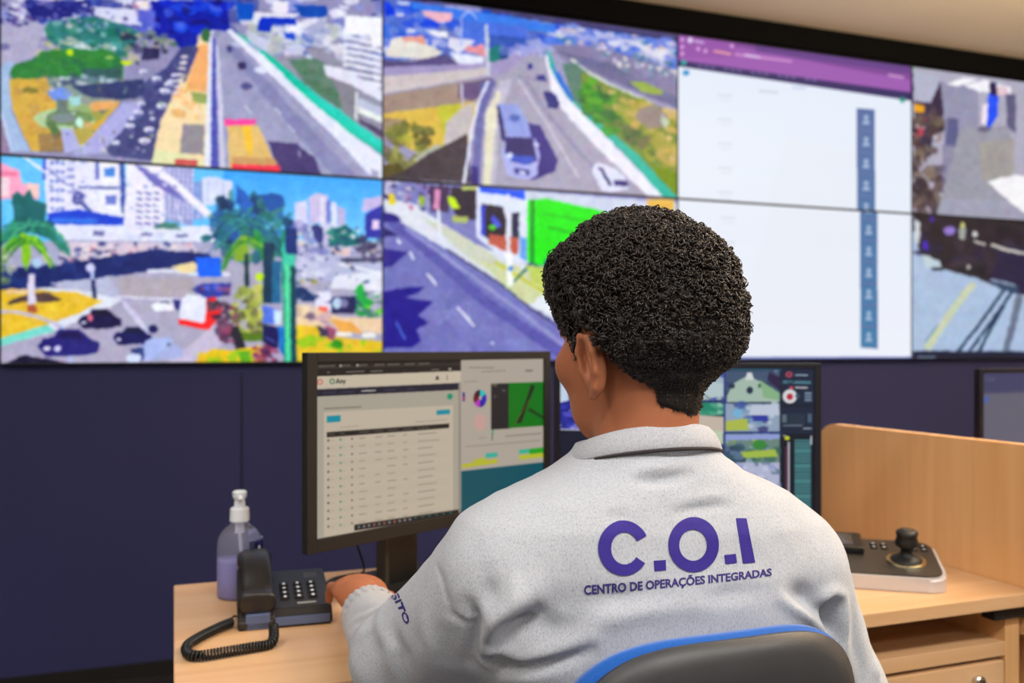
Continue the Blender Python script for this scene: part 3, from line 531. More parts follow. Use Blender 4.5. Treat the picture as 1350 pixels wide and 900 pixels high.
c.p((38, 42, 125), 713, 120, 726, 120, 735, 134, 732, 142, 718, 142); c.p((60, 60, 135), 704, 98, 714, 96, 718, 106, 704, 104); c.e((60, 62, 140), 696, 86, 3.5, 4); c.blot((655, 60, 720, 60, 715, 72, 668, 72), [(160, 165, 220), (120, 130, 200), (205, 205, 235)], 22, 3, 7, 48)
c.p((220, 222, 245), 780, 218, 788, 214, 812, 224, 824, 236, 826, 250, 800, 254, 790, 252, 778, 228); c.p((30, 35, 100), 785, 220, 792, 222, 804, 244, 799, 244); c.p((60, 55, 125), 806, 238, 824, 238, 826, 246, 808, 246)
c.blur(2)

c11 = Canvas(460, 200, 930, 520, 2, (130, 132, 190)); c = c11
c.p((122, 124, 186), 501, 290, 540, 300, 740, 430, 740, 520, 460, 520, 460, 280); c.blot((510, 320, 560, 330, 720, 450, 720, 470, 510, 470), [(130, 132, 192), (112, 114, 178), (142, 145, 202)], 50, 8, 22, 51, al=.35, ang=.9)
c.l((90, 88, 165), 14, 510, 290, 560, 330, 640, 400, 760, 480, al=.75); c.l((165, 168, 212), 5, 530, 300, 600, 350, 690, 415, 760, 470, al=.7)
c.p((218, 222, 235), 500, 262, 540, 268, 620, 320, 700, 352, 745, 400, 760, 440, 700, 405, 640, 362, 590, 332, 530, 296, 505, 285)
c.p((205, 210, 195), 550, 284, 600, 306, 660, 344, 700, 365, 680, 372, 620, 345); c.p((205, 212, 170), 628, 344, 680, 350, 725, 385, 728, 400, 690, 400, 650, 365); c.l((190, 195, 60), 4, 650, 345, 690, 370, 725, 390); c.l((60, 62, 100), 2.4, 585, 328, 620, 350, 660, 376, 700, 408, 745, 438)
c.e((225, 232, 240), 720, 400, 18, 12)
c.blot((502, 236, 620, 244, 625, 262, 560, 280, 505, 268), [(215, 215, 235), (60, 50, 85), (185, 100, 150), (235, 225, 230), (40, 40, 90), (120, 90, 140), (160, 165, 200)], 90, 2, 6, 52, asp=1.2)
c.p((225, 205, 40), 508, 256, 514, 254, 518, 268, 508, 270); c.p((150, 180, 40), 550, 256, 557, 260, 554, 272, 548, 268); c.p((72, 52, 92), 562, 244, 590, 246, 588, 280, 564, 278); c.p((215, 150, 190), 570, 248, 578, 250, 576, 276, 568, 276)
c.p((52, 42, 62), 592, 246, 626, 250, 624, 290, 600, 288, 590, 268); c.p((200, 230, 20), 588, 258, 596, 260, 604, 274, 594, 276, 588, 268); c.p((180, 190, 110), 592, 284, 614, 286, 612, 294, 594, 292); c.r((205, 215, 120), 606, 246, 627, 250)
c.p((222, 228, 248), 625, 246, 694, 252, 694, 348, 660, 340, 625, 312); c.p((20, 90, 230), 630, 246, 690, 252, 690, 264, 668, 258, 630, 253); c.p((45, 38, 58), 632, 268, 660, 272, 668, 300, 660, 320, 640, 316, 632, 300); c.p((60, 75, 200), 631, 270, 637, 272, 637, 312, 631, 308)
c.p((190, 100, 85), 642, 308, 682, 314, 680, 336, 662, 330, 642, 322); c.p((80, 90, 215), 648, 282, 658, 296, 654, 302, 644, 290); c.p((45, 50, 80), 672, 280, 682, 280, 682, 315, 672, 312); c.p((110, 165, 230), 683, 312, 692, 314, 692, 345, 683, 340); c.e((90, 190, 40), 647, 300, 5, 4)
c.l((225, 228, 240), 5, 667, 256, 668, 340); c.l((245, 248, 252), 7, 669, 335, 670, 376); c.l((225, 228, 240), 4, 574, 276, 577, 312); c.e((60, 130, 210), 671, 354, 3, 4)
c.p((205, 212, 232), 692, 252, 900, 268, 900, 300, 800, 292, 692, 262); c.p((25, 222, 25), 693, 264, 720, 262, 800, 280, 812, 288, 812, 350, 740, 356, 720, 352, 693, 345); c.l((20, 120, 60), 4, 700, 264, 700, 345); c.l((15, 170, 40), 3, 720, 300, 760, 308); c.l((10, 180, 40), 2, 715, 282, 800, 296)
c.l((20, 95, 90), 3, 674, 372, 700, 346, 712, 356); c.e((40, 60, 150), 722, 348, 7, 7); c.r((225, 185, 95), 852, 262, 888, 282, .05)
c.p((190, 205, 110), 690, 350, 735, 354, 735, 388, 700, 372); c.blot((735, 350, 900, 350, 900, 475, 760, 475), [(200, 205, 225), (190, 200, 180), (150, 160, 190)], 40, 8, 20, 53)
c.p((45, 38, 130), 501, 278, 520, 284, 526, 292, 501, 292); c.p((42, 36, 110), 501, 300, 512, 304, 522, 310, 501, 312); c.p((50, 42, 140), 501, 328, 534, 332, 522, 342, 512, 352, 501, 352)
c.p((40, 30, 140), 501, 385, 520, 380, 555, 378, 548, 386, 530, 392, 568, 398, 556, 408, 548, 415, 560, 425, 545, 436, 552, 448, 540, 458, 501, 460)
for a in ((536, 332, 542, 342), (559, 360, 572, 376), (600, 405, 622, 430), (520, 316, 524, 321)): c.l((225, 228, 245), 3, *a)
c.l((90, 130, 220), 2.5, 518, 424, 531, 448); c.e((205, 210, 240), 647, 452, 2.5, 2)
c.blur(2)

c02 = Canvas(860, 0, 1240, 520, 2, (228, 236, 250)); c = c02
for i in range(60):
    y = 30+i*8.5; t = i/59; c.r((int(226+12*t), int(236+5*t), 250), 860, y-20, 1240, y-10, .05)
c.p((225, 226, 226), 1040, 180, 1130, 200, 1130, 470, 960, 470, al=.12)
c.p((128, 72, 150), 860, 30, 894, 40, 1240, 94, 1240, 135, 894, 76, 860, 72)
c.p((158, 92, 178), 894, 58, 980, 60, 1100, 86, 1200, 106, 1200, 122, 894, 75); c.p((150, 85, 170), 894, 42, 970, 54, 970, 74, 894, 72); c.p((104, 66, 138), 1000, 56, 1200, 88, 1200, 98, 1000, 66)
c.p((50, 40, 98), 860, 72, 894, 76, 1240, 128, 1240, 139, 894, 84, 860, 80)
for x in range(912, 1080, 9):
    if x % 4: c.l((150, 148, 195), 2, x, 82+(x-912)*.138, x+6, 83+(x-912)*.138, al=.7)
c.e((30, 165, 165), 902, 79, 4, 3.5); c.e((60, 150, 205), 905, 93, 5, 4); c.e((225, 205, 245), 911, 49, 3.5, 4); c.l((205, 170, 225), 3, 916, 50, 930, 53)
for x, y in ((900, 48), (900, 58), (900, 67), (922, 61), (932, 64), (968, 58)): c.e((218, 160, 225), x, y, 2.6, 2.8)
c.l((235, 160, 170), 3, 943, 64, 967, 69); c.l((225, 165, 215), 2, 972, 69, 1048, 80); c.l((235, 215, 245), 2.4, 985, 70, 1006, 74); c.l((225, 175, 230), 2, 1172, 99, 1192, 103)
for i in range(7): c.r((196, 204, 216), 948, 122+i*32.5, 968, 125+i*32.5, .05, al=.45); c.r((205, 210, 222), 952, 129+i*32.5, 966, 131+i*32.5, .05, al=.45)
c.r((205, 212, 225), 1004, 117, 1030, 120, .08); c.r((205, 215, 240), 1048, 112, 1066, 116, .08); c.e((30, 160, 130), 1190, 132, 3.4, 3.4)
c.p((72, 98, 152), 1132, 142, 1155, 144, 1156, 459, 1133, 457); 
for i in range(11):
    t = i/10; y = 157+i*28.6; cc = (int(84-20*t), int(110+15*t), int(165+5*t)); c.r(cc, 1133, y-12, 1155, y+13); c.e((165, 185, 215), 1144, y-3, 3, 3.2); c.p((165, 185, 215), 1139, y+6, 1141, y+1, 1147, y+1, 1149, y+6); c.l((125, 150, 195), 1, 1134, y+14, 1154, y+15)
c.l((60, 85, 190), 2, 880, 472, 1240, 470)
c.blur(2)

c03 = Canvas(1180, 60, 1520, 330, 2, (150, 150, 168)); c = c03
c.p((175, 172, 190), 1205, 90, 1520, 130, 1520, 330, 1205, 330); c.p((150, 150, 175), 1235, 110, 1300, 120, 1300, 180, 1250, 180); c.p((178, 180, 200), 1207, 98, 1246, 106, 1232, 140, 1207, 134)
c.p((240, 240, 245), 1254, 115, 1280, 108, 1300, 112, 1270, 119); c.p((238, 238, 245), 1280, 118, 1310, 112, 1345, 122, 1345, 130, 1300, 126); c.e((222, 195, 205), 1332, 126, 9, 6)
c.p((62, 50, 78), 1208, 136, 1232, 138, 1246, 112, 1250, 150, 1248, 175, 1236, 180, 1230, 200, 1208, 200); c.r((228, 165, 40), 1208, 140, 1222, 149, .1)
c.blot((1206, 150, 1248, 160, 1250, 285, 1206, 280), [(85, 68, 72), (110, 95, 90), (70, 60, 70), (60, 50, 60), (130, 115, 100)], 60, 5, 11, 61, ang=1.5)
c.blot((1206, 155, 1226, 155, 1222, 180, 1206, 180), [(190, 70, 90), (205, 190, 205), (60, 45, 70)], 12, 2, 5, 62); c.e((190, 190, 205), 1238, 182, 3, 3)
c.p((98, 100, 140), 1255, 158, 1272, 160, 1270, 195, 1252, 192); c.p((120, 118, 150), 1248, 190, 1275, 195, 1272, 270, 1248, 260, al=.6)
c.p((155, 155, 168), 1275, 170, 1345, 170, 1345, 280, 1240, 280); c.p((165, 158, 150), 1300, 190, 1350, 185, 1350, 240, 1305, 235, al=.7); c.p((160, 160, 178), 1245, 260, 1400, 260, 1400, 290, 1245, 283)
c.p((40, 90, 235), 1314, 128, 1328, 132, 1326, 158, 1316, 172, 1312, 168); c.p((235, 225, 235), 1306, 142, 1313, 142, 1312, 168, 1304, 166); c.p((45, 30, 80), 1316, 114, 1326, 116, 1326, 132, 1316, 130); c.e((110, 105, 130), 1308, 173, 9, 4)
c.p((100, 98, 130), 1338, 130, 1352, 132, 1352, 180, 1340, 170); c.p((238, 238, 240), 1312, 238, 1350, 230, 1380, 232, 1380, 285, 1350, 268)
c.p((58, 48, 56), 1205, 276, 1240, 280, 1460, 300, 1460, 310, 1205, 300); c.e((30, 165, 90), 1203, 93, 4, 4)
c.p((45, 40, 80), 1195, 100, 1206, 102, 1206, 140, 1195, 138); c.p((175, 185, 200), 1395, 150, 1450, 150, 1500, 320, 1400, 300)
c.blur(3)
c13 = Canvas(1180, 250, 1520, 520, 2, (172, 190, 215)); c = c13
c.p((48, 42, 52), 1205, 276, 1520, 292, 1520, 400, 1460, 392, 1350, 384, 1290, 362, 1240, 350, 1215, 330, 1206, 300)
c.blot((1212, 282, 1350, 294, 1350, 372, 1240, 345, 1215, 320), [(52, 45, 55), (65, 55, 68), (40, 38, 48), (48, 45, 75)], 50, 6, 14, 63); c.p((44, 40, 72), 1330, 320, 1460, 330, 1460, 390, 1350, 380, 1310, 360)
c.p((205, 210, 215), 1207, 285, 1215, 290, 1214, 318, 1208, 316); c.p((85, 50, 190), 1219, 314, 1226, 316, 1226, 328, 1219, 324); c.e((150, 130, 200), 1255, 300, 8, 6); c.e((205, 205, 130), 1273, 292, 3, 4); c.p((160, 165, 160), 1268, 296, 1278, 296, 1276, 312, 1268, 311); c.e((215, 215, 215), 1290, 304, 3.5, 4)
c.l((210, 205, 200), 3, 1288, 313, 1304, 318); c.l((205, 200, 190), 4, 1312, 318, 1340, 326, 1400, 335); c.e((180, 180, 170), 1281, 348, 3, 3); c.e((80, 50, 140), 1231, 285, 4, 4)
c.p((190, 205, 212), 1218, 332, 1242, 340, 1245, 350, 1225, 350, 1222, 346); c.p((25, 25, 35), 1230, 349, 1246, 350, 1246, 354, 1232, 353)
c.l((205, 208, 160), 10, 1288, 370, 1262, 402, 1224, 458, al=.7); c.l((110, 140, 165), 2, 1222, 448, 1240, 425)
c.p((60, 80, 105), 1306, 362, 1350, 372, 1350, 385, 1322, 376); c.l((150, 165, 185), 3, 1312, 364, 1345, 372)
for a in ((1330, 378, 1296, 425, 1266, 462), (1342, 380, 1310, 425, 1280, 464), (1330, 400, 1312, 430, 1294, 464)): c.l((38, 62, 90), 4, *a)
c.l((110, 120, 140), 10, 1352, 385, 1342, 425, 1330, 470); c.l((90, 100, 125), 6, 1395, 385, 1420, 430, 1440, 470)
c.r((25, 35, 60), 1205, 461, 1520, 475); c.r((120, 135, 160), 1212, 468, 1236, 471)
c.blur(3)

for q_, cv_ in enumerate((c00, c10, c01, c11)): cv_.video(seed=q_+1)
c03.video(.8, 5, 1.1, 1.05, 8); c13.video(.7, 5, 1.1, 1.1, 9)
PW, XS = 1.332, .772
Z0, Z1, Z2 = 1.136, 1.859, 2.596
M_SCR = screen_mat('video_wall_picture', 1.0)
QUADS = {(0, 0): [(1, -82), (501, -10), (501, 236), (1, 208)], (0, 1): [(501, -10), (893, 41), (892, 262), (501, 237)],
         (0, 2): [(894, 40), (1201, 88), (1201, 278), (893, 263)], (0, 3): [(1204, 91), (1466, 132), (1466, 291), (1204, 279)],
         (1, 0): [(1, 209), (501, 237), (501, 478), (1, 480)], (1, 1): [(501, 237), (892, 263), (892, 475), (501, 478)],
         (1, 2): [(893, 263), (1201, 278), (1201, 472), (893, 475)], (1, 3): [(1204, 279), (1466, 291), (1466, 469), (1204, 472)]}
WL = {(0, 0): ('top left wall display showing an elevated road and a city square', c00),
      (1, 0): ('lower left wall display showing palm trees, a red bus and parked cars', c10),
      (0, 1): ('upper wall display showing a coach on a curved road bridge', c01),
      (1, 1): ('lower wall display showing an empty street beside a bright green hoarding', c11),
      (0, 2): ('upper wall display showing a white web page under a purple bar', c02),
      (1, 2): ('lower wall display showing the bottom of a white web page and icon column', c02),
      (0, 3): ('upper right wall display showing a grey yard with a person in blue', c03),
      (1, 3): ('lower right wall display showing a pale road with dark tyre stripes', c13)}
for (r, k), (lab, cv) in WL.items():
    x0 = XS+(k-1)*PW; za, zb = (Z1, Z2) if r == 0 else (Z0, Z1)
    t = thing('video_wall_display', lab, 'wall display', (x0, 1.71, za), 0, 'displays of the video wall')
    g = .0035; H = zb-za
    bm = bmesh.new()
    box(bm, .0005, PW-.0005, .0, .029, .0005, H-.0005)
    for a in ((.0005, g, .0005, H-.0005), (PW-g, PW-.0005, .0005, H-.0005)): box(bm, a[0], a[1], -.004, .0, a[2], a[3])
    for a in ((.0005, g*(1.5 if r == 0 else 2)), (H-g*(1.5 if r else 2.), H-.0005)): box(bm, g, PW-g, -.004, .0, a[0], a[1])
    obj('bezel', bm, M_BEZ, t)
    screen('screen', cv, QUADS[(r, k)], 380, 210, PW-.004, H-.004, M_SCR, t, y=-.0015).location = (.002, 0, .002)
# ------------------------------------------------------------------ desks
DZ = .75
desk = thing('desk', 'light oak desk the operator works at, with a telephone on it', 'desk', (.74, -.3, 0))
bm = B(0, 1.484, -.602, 0, .725, DZ, bev=.0025)
obj('desktop', bm, M_WOOD, desk, world=True)
obj('side_panel', B(.03, .055, -.56, -.03, 0, .725, bev=.001), M_WOODV, desk, world=True)
obj('back_panel', B(.055, 1.484, -.06, -.042, .3, .725, bev=.001), M_WOOD, desk, world=True)
bm = B(1.40, 1.484, -.585, -.555, .700, .7248, bev=.002)
obj('bracket', bm, M_BLACKM, desk, world=True)
# divider
div = [(-.66, .66), (.012, .66), (.012, .94)]
for i in range(9):
    a = math.radians(90*i/8); div.append((.012-.065+.065*math.cos(a), .948+.065*math.sin(a)))
div.append((-.66, 1.017))
bm = prism(div, .025, 0, bev=.0018)
for v in bm.verts: v.co = Vector((1.486+v.co.z, v.co.x, v.co.y))
bmesh.ops.recalc_face_normals(bm, faces=bm.faces)
dv = obj('desk_divider', bm, M_WOODV)
tag(dv, 'upright oak divider with a rounded top corner at the right end of the desk', 'desk divider')
for y in (-.66, -.05): obj('post', B(1.490, 1.507, y, y+.02, 0, .66), M_GREYD, dv)
# neighbouring desk behind the divider
nd = thing('desk', 'neighbouring oak desk behind the divider, under the dark monitor', 'desk', (2.2, -.3, 0))
obj('desktop', B(1.513, 2.99, -.602, 0, .725, DZ, bev=.0025), M_WOOD, nd, world=True)
obj('side_panel', B(2.93, 2.955, -.56, -.03, 0, .725, bev=.001), M_WOODV, nd, world=True)
obj('side_panel', B(1.53, 1.555, -.56, -.03, 0, .725, bev=.001), M_WOODV, nd, world=True)
# drawer cabinet
cab = thing('drawer_cabinet', 'oak drawer cabinet with an open top shelf under the right side of the desk', 'cabinet', (1.2, -.3, 0))
CX0, CX1, CF = 1.0, 1.478, -.570
bm = bmesh.new()
box(bm, CX0, CX0+.018, CF, -.08, .03, .722, bev=.001); box(bm, 1.443, CX1, CF, -.08, .03, .722, bev=.001)
box(bm, CX0+.018, 1.443, -.098, -.08, .03, .722); box(bm, CX0+.018, 1.443, CF+.02, -.08, .03, .05)
obj('body', bm, M_WOODV, cab, world=True)
obj('shelf', B(CX0+.018, 1.443, CF, -.098, .628, .654, bev=.001), M_WOOD, cab, world=True)
zz = .622
for i, h in enumerate((.17, .19, .2)):
    d = obj('drawer', B(CX0+.021, 1.440, CF, CF+.018, zz-h, zz-.003, bev=.0015), M_WOOD, cab, world=True)
    bm = bmesh.new(); box(bm, CX0+.03, 1.43, CF+.018, -.12, zz-h+.01, zz-.03)
    obj('drawer_box', bm, M_GAP, d, world=True)
    bm = cyl(bmesh.new(), (0, 0, 0), .0115, .0115, .012, 24, bev=.002); cyl(bm, (0, 0, .012), .008, .007, .003, 20)
    box(bm, -.0012, .0012, -.006, .006, .013, .0158)
    k = obj('lock' if i == 0 else 'knob', bm, M_CHROME, d, smooth=False)
    k.matrix_local = chain(d).inverted() @ Matrix.LocRotScale(Vector((1.373 if i == 0 else 1.23, CF-.0, zz-.032 if i == 0 else zz-h/2)), Euler((math.pi/2, 0, 0)), None)
    zz -= h
for x in (CX0+.06, CX1-.06):
    for y in (CF+.06, -.14): obj('caster', cyl(bmesh.new(), (x, y, 0), .02, .02, .03, 16, bev=.003), M_BLACKG, cab, world=True)

# ------------------------------------------------------------------ monitors
M_MSCR = screen_mat('monitor_picture', .84, .3)
m1 = Canvas(380, 440, 760, 760, 3, (188, 176, 160)); c = m1
def row(y0, x, sl): return y0+(x-427)*sl
TL, TR, BR, BL = (427, 474), (717, 477), (717, 657), (427, 711)
c.p((196, 184, 166), 420, 470, 620, 470, 620, 690, 420, 720); 
c.p((36, 31, 28), 415, 466, 614, 466, 614, 490, 420, 493); c.p((58, 50, 46), 420, 481, 614, 480, 614, 482, 420, 483)
for x, w_ in ((430, 22), (458, 14), (480, 14), (503, 13), (520, 16), (542, 13), (560, 14)):
    c.l((118, 108, 98), 2.2, x, 479.5, x+w_, 479.2, al=.8)
c.e((175, 168, 158), 459, 479.5, 1.6, 1.8); c.e((175, 168, 158), 481, 479.3, 1.6, 1.8)
for x, w_ in ((466, 24), (498, 16), (576, 10)): c.l((130, 120, 108), 2, x, 488, x+w_, 487.6, al=.8)
c.e((165, 155, 145), 600, 487.5, 2, 2); c.e((120, 110, 100), 443, 488, 1.5, 1.5)
c.p((36, 31, 28), 415, 466, 427, 466, 427.5, 712, 415, 715)
for y in (489, 500, 507, 514, 521, 691, 702): c.e((130, 122, 115), 423, y, 2.0, 2.0)
c.p((208, 194, 172), 427, 493, 613, 491, 613, 505, 427, 508)
for i in range(20):
    a = 2*math.pi*i/20; c.e((205, 95, 80), 432+3*math.cos(a), 500.5+3.2*math.sin(a), .8, .8); c.e((70, 120, 80), 448+2.7*math.cos(a), 500+3.2*math.sin(a), .8, .8)
c.l((50, 60, 55), 1.2, 453, 503.4, 455.5, 496.6, 458, 503.2); c.l((50, 60, 55), 1.2, 454, 501, 457, 501); c.l((50, 60, 55), 1.1, 459.3, 503, 459.3, 499, 461.5, 499, 461.5, 503); c.l((50, 60, 55), 1.1, 462.8, 499, 464, 502.7, 465.6, 498.6); c.l((50, 60, 55), 1.1, 464, 502.7, 463, 505)
c.p((60, 52, 55), 582, 500, 583, 496, 585, 496, 586, 500, 587, 501, 581, 501); c.l((110, 100, 95), 1.2, 596.5, 495, 596.5, 502)
c.p((34, 32, 48), 427, 510.5, 611, 506, 611, 515, 427, 520); 
for x, w_ in ((436, 17), (460, 17), (517, 15), (545, 10)): c.l((78, 76, 100), 1.6, x, row(515.5, x, -.024), x+w_, row(515.5, x+w_, -.024), al=.8)
c.l((185, 180, 175), 1.9, 486, row(515.3, 486, -.024), 505, row(515.3, 505, -.024))
c.p((176, 168, 152), 427, 520, 613, 515, 613, 690, 427, 711)
c.e((28, 150, 112), 600, 523.5, 3.6, 4); c.l((128, 122, 108), 1.8, 437, 536.5, 486, 535)
c.p((200, 186, 166), 437, 541, 604, 535, 604, 686, 437, 708)
c.p((15, 145, 165), 441, 546.5, 459, 545.5, 459, 554, 441, 555.2); c.p((15, 145, 165), 583, 541.5, 600, 540.5, 600, 546.5, 583, 547.5)
c.l((170, 160, 145), 1.2, 458, 562, 482, 560.6); c.l((165, 155, 140), 1.2, 556, 556.5, 596, 554)
c.p((38, 34, 32), 441, 568, 599, 559, 599, 565, 441, 575)
for x, w_ in ((444, 7), (458, 6), (483, 14), (503, 12), (520, 14), (540, 13), (558, 16)): c.l((95, 88, 80), 1.4, x, row(571.5, x, -.055)+.3, x+w_, row(571.5, x+w_, -.055)+.3)
R_ = random.Random(9)
for i in range(12):
    y0 = 580+i*10.6; sl = -.058-.0075*i
    for j, (x, w_) in enumerate(((443, 5), (458, 5), (474, 2), (483, 10), (504, 9), (520, 11), (540, 7), (559, 26))):
        y = row(y0, x, sl); y2 = row(y0, x+w_, sl)
        if j == 0: c.e((70, 64, 62), x, y, 1.5, 1.5); c.l((150, 142, 130), 1, x+4, y, x+8, y, al=.6)
        elif j == 1: c.e((60, 140, 95), x+1, y, 1.5, 1.4); c.l((120, 165, 140), 1, x+4, y, x+7, y, al=.6)
        elif j == 2: c.e((110, 75, 70), x, y, 1.2, 1.4)
        elif R_.random() < .9: c.l((140, 130, 118), 1.4, x, y, x+w_*R_.uniform(.7, 1.1), y2, al=.75)
    if i % 2 == 1: c.p((190, 178, 158), 441, row(y0-5, 441, sl), 600, row(y0-5, 600, sl), 600, row(y0+5, 600, sl), 441, row(y0+5, 441, sl), al=.25)
c.p((30, 27, 26), 477, 692, 640, 668, 640, 676, 477, 700)
for i in range(11): c.e(R_.choice([(130, 130, 130), (150, 90, 85), (110, 125, 120), (165, 160, 150)]), 483+i*6.6, 695-i*1.0, 1.8, 1.9)
for i in range(6): c.e((30, 110, 105), 556+i*9, 683-i*1.3, 1.6, 1.4)
c.p((150, 142, 130), 611, 505, 614, 505, 614, 690, 611, 692)
c.p((182, 171, 158), 614.5, 474, 720, 477, 720, 612, 614.5, 622)
c.l((135, 126, 116), 1.3, 624, 486, 656, 487); c.l((140, 131, 121), 1.2, 640, 492, 670, 491); c.l((110, 100, 95), 1.8, 695, 492, 704, 492); c.l((150, 140, 130), 1, 618, 505, 636, 504)
for i, cc in enumerate([(40, 195, 195), (55, 40, 185), (50, 30, 160), (190, 60, 190), (110, 30, 40), (60, 25, 35)]):
    a0 = -math.pi/2+i*math.pi/3; P = [638, 527]
    for k in range(6): a = a0+k*math.pi/15; P += [638+8.3*math.cos(a), 527+11.5*math.sin(a)]
    c.p(cc, *P)
c.e((182, 171, 158), 638.5, 526, 2, 3); c.e((206, 165, 155), 638, 558, 8, 11); c.p((60, 40, 150), 616, 518, 619, 519, 619, 530, 616, 530); c.p((180, 60, 120), 616, 524, 619.5, 524, 619.5, 528, 616, 528)
c.l((195, 190, 60), 1.2, 650, 530, 651, 538)
c.p((40, 35, 38), 652, 508, 676, 507.5, 676, 567, 652, 568); c.p((14, 118, 16), 674, 507.5, 718, 507, 718, 564, 674, 566.5); c.p((32, 40, 22), 702, 510, 707, 512, 698, 536, 690, 560, 684, 560, 696, 530); c.p((30, 60, 22), 700, 540, 718, 552, 718, 556, 698, 544); c.l((110, 80, 30), 1, 680, 564, 700, 530)
c.e((120, 120, 80), 657, 510, 3, 1); c.e((90, 85, 90), 668, 517, 2.6, 1.3); c.e((90, 85, 90), 657, 525, 2, 1.2)
c.l((40, 165, 110), 2.2, 654, 568, 654, 574); c.l((60, 90, 75), 1, 653.5, 573, 653.5, 582); c.l((150, 140, 125), 1.2, 620, 590, 714, 583); c.l((150, 140, 125), 1, 636, 579, 646, 578); c.l((130, 120, 105), 1.2, 670, 577, 715, 574)
c.p((192, 190, 50), 615, 613, 660, 606, 660, 612, 615, 618); c.p((186, 190, 60), 630, 607, 646, 604, 646, 610, 630, 612); c.p((60, 180, 160), 645, 599, 660, 598, 660, 604, 645, 605); c.p((50, 185, 150), 687, 595, 702, 593.5, 702, 599, 687, 600); c.p((35, 165, 40), 700, 594, 718, 592, 718, 600, 700, 601.5); c.p((190, 195, 50), 687, 602, 718, 599, 718, 605, 687, 608)
c.p((8, 84, 98), 614.5, 622, 720, 611, 720, 680, 614.5, 690)
c.blur(2)

m2 = Canvas(720, 460, 1090, 700, 3, (22, 28, 48)); c = m2
c.p((60, 90, 190), 736, 478, 800, 478, 800, 566, 736, 564); c.p((205, 222, 245), 740, 480, 748, 484, 752, 530, 744, 536, 740, 530); c.p((40, 45, 150), 740, 530, 760, 525, 775, 568, 740, 566); c.blot((740, 530, 765, 530, 775, 566, 740, 566), [(60, 60, 190), (30, 35, 130), (150, 150, 230), (90, 90, 210)], 22, 2, 5, 71); c.l((205, 205, 225), 1.6, 740, 566.5, 775, 567.5); c.e((190, 190, 225), 740, 561, 2, 2)
c.l((150, 155, 190), 3, 740, 610, 740, 620)
c.p((45, 85, 110), 775, 482, 1028, 485, 1028, 488, 775, 486)
def cell(x0, y0, x1, y1, base, pal, n, seed):
    c.p(base, x0, y0, x1, y0, x1, y1, x0, y1); c.blot((x0, y0, x1, y0, x1, y1, x0, y1), pal, n, 2, 7, seed)
cell(925, 487, 954, 527, (170, 190, 200), [(60, 80, 170), (195, 215, 220), (90, 110, 190)], 14, 72); c.p((188, 208, 212), 918, 505, 953, 504, 953, 522, 918, 527); c.l((60, 75, 80), 1, 926, 518, 938, 527)
cell(915, 531, 954, 548, (80, 170, 140), [(20, 120, 95), (170, 205, 190), (30, 140, 110)], 16, 73); c.p((205, 190, 175), 915, 547, 954, 550, 954, 572, 915, 575); c.p((198, 214, 186), 915, 565, 953, 570, 953, 592, 915, 590)
c.l((35, 50, 130), 2, 915, 528.5, 954, 530)
cell(956, 488, 1026, 530, (70, 90, 120), [(60, 70, 130), (120, 135, 170), (50, 60, 90)], 20, 74); c.p((172, 196, 182), 958, 522, 966, 505, 985, 494, 1000, 502, 1024, 520, 1026, 530, 958, 530); c.p((140, 185, 140), 1000, 500, 1026, 518, 1026, 528, 1005, 524); c.e((35, 50, 75), 987.5, 514, 4.2, 5); c.e((40, 55, 80), 964, 508, 4.5, 3.8); c.e((50, 100, 70), 1000, 508, 2, 3); c.p((220, 225, 225), 984, 490, 990, 490, 993, 500, 982, 500); c.p((48, 34, 72), 1012, 490, 1026, 496, 1026, 515, 1010, 500)
cell(956, 532, 1026, 570, (150, 170, 195), [(60, 90, 170), (200, 215, 225), (120, 160, 190), (60, 60, 120)], 28, 75); c.p((180, 195, 80), 956, 556, 984, 552, 986, 568, 956, 569); c.p((198, 208, 228), 990, 534, 1024, 534, 1026, 548, 986, 548); c.e((120, 185, 225), 972, 545, 6, 6); c.p((50, 60, 165), 990, 548, 1010, 548, 1012, 556, 992, 556)
cell(956, 573, 1026, 612, (110, 140, 130), [(60, 130, 60), (150, 180, 200), (160, 190, 70), (70, 90, 150), (50, 100, 90)], 40, 76); c.p((150, 165, 225), 956, 574, 1026, 574, 1026, 580, 956, 582); c.p((170, 195, 75), 975, 598, 1020, 594, 1024, 604, 980, 606); c.e((60, 140, 60), 1000, 588, 9, 7)
cell(945, 590, 975, 615, (55, 75, 110), [(100, 130, 160), (40, 60, 90), (50, 90, 90)], 20, 77)
cell(970, 612, 1026, 680, (185, 190, 220), [(150, 160, 210), (90, 120, 140), (205, 210, 235)], 40, 78); c.l((40, 60, 150), 2, 956, 571.5, 1028, 572)
c.l((40, 60, 150), 2, 954.8, 486, 954.8, 592)
c.p((26, 38, 62), 1028, 484, 1072, 486, 1072, 680, 1028, 680); c.e((185, 70, 95), 1038, 493, 4.4, 4); c.e((26, 38, 62), 1038, 493, 1.8, 1.6); c.l((150, 170, 190), 2, 1046, 493.5, 1062, 494); c.l((75, 125, 140), 4, 1030, 503, 1066, 504); c.l((26, 38, 62), 1.4, 1036, 503, 1040, 505, 1046, 501); c.l((200, 195, 200), 2.2, 1046, 510.5, 1062, 511); c.e((210, 70, 95), 1041, 511, 2.6, 2.2)
c.e((222, 225, 228), 1039, 522.5, 9.2, 9.5); c.e((195, 40, 70), 1039, 523, 4.2, 4.5); c.e((60, 80, 105), 1049, 522, 3, 3); c.r((120, 140, 160), 1058, 517, 1067, 529); c.l((26, 38, 62), 1.2, 1058, 521, 1067, 521); c.l((26, 38, 62), 1.2, 1058, 525, 1067, 525)
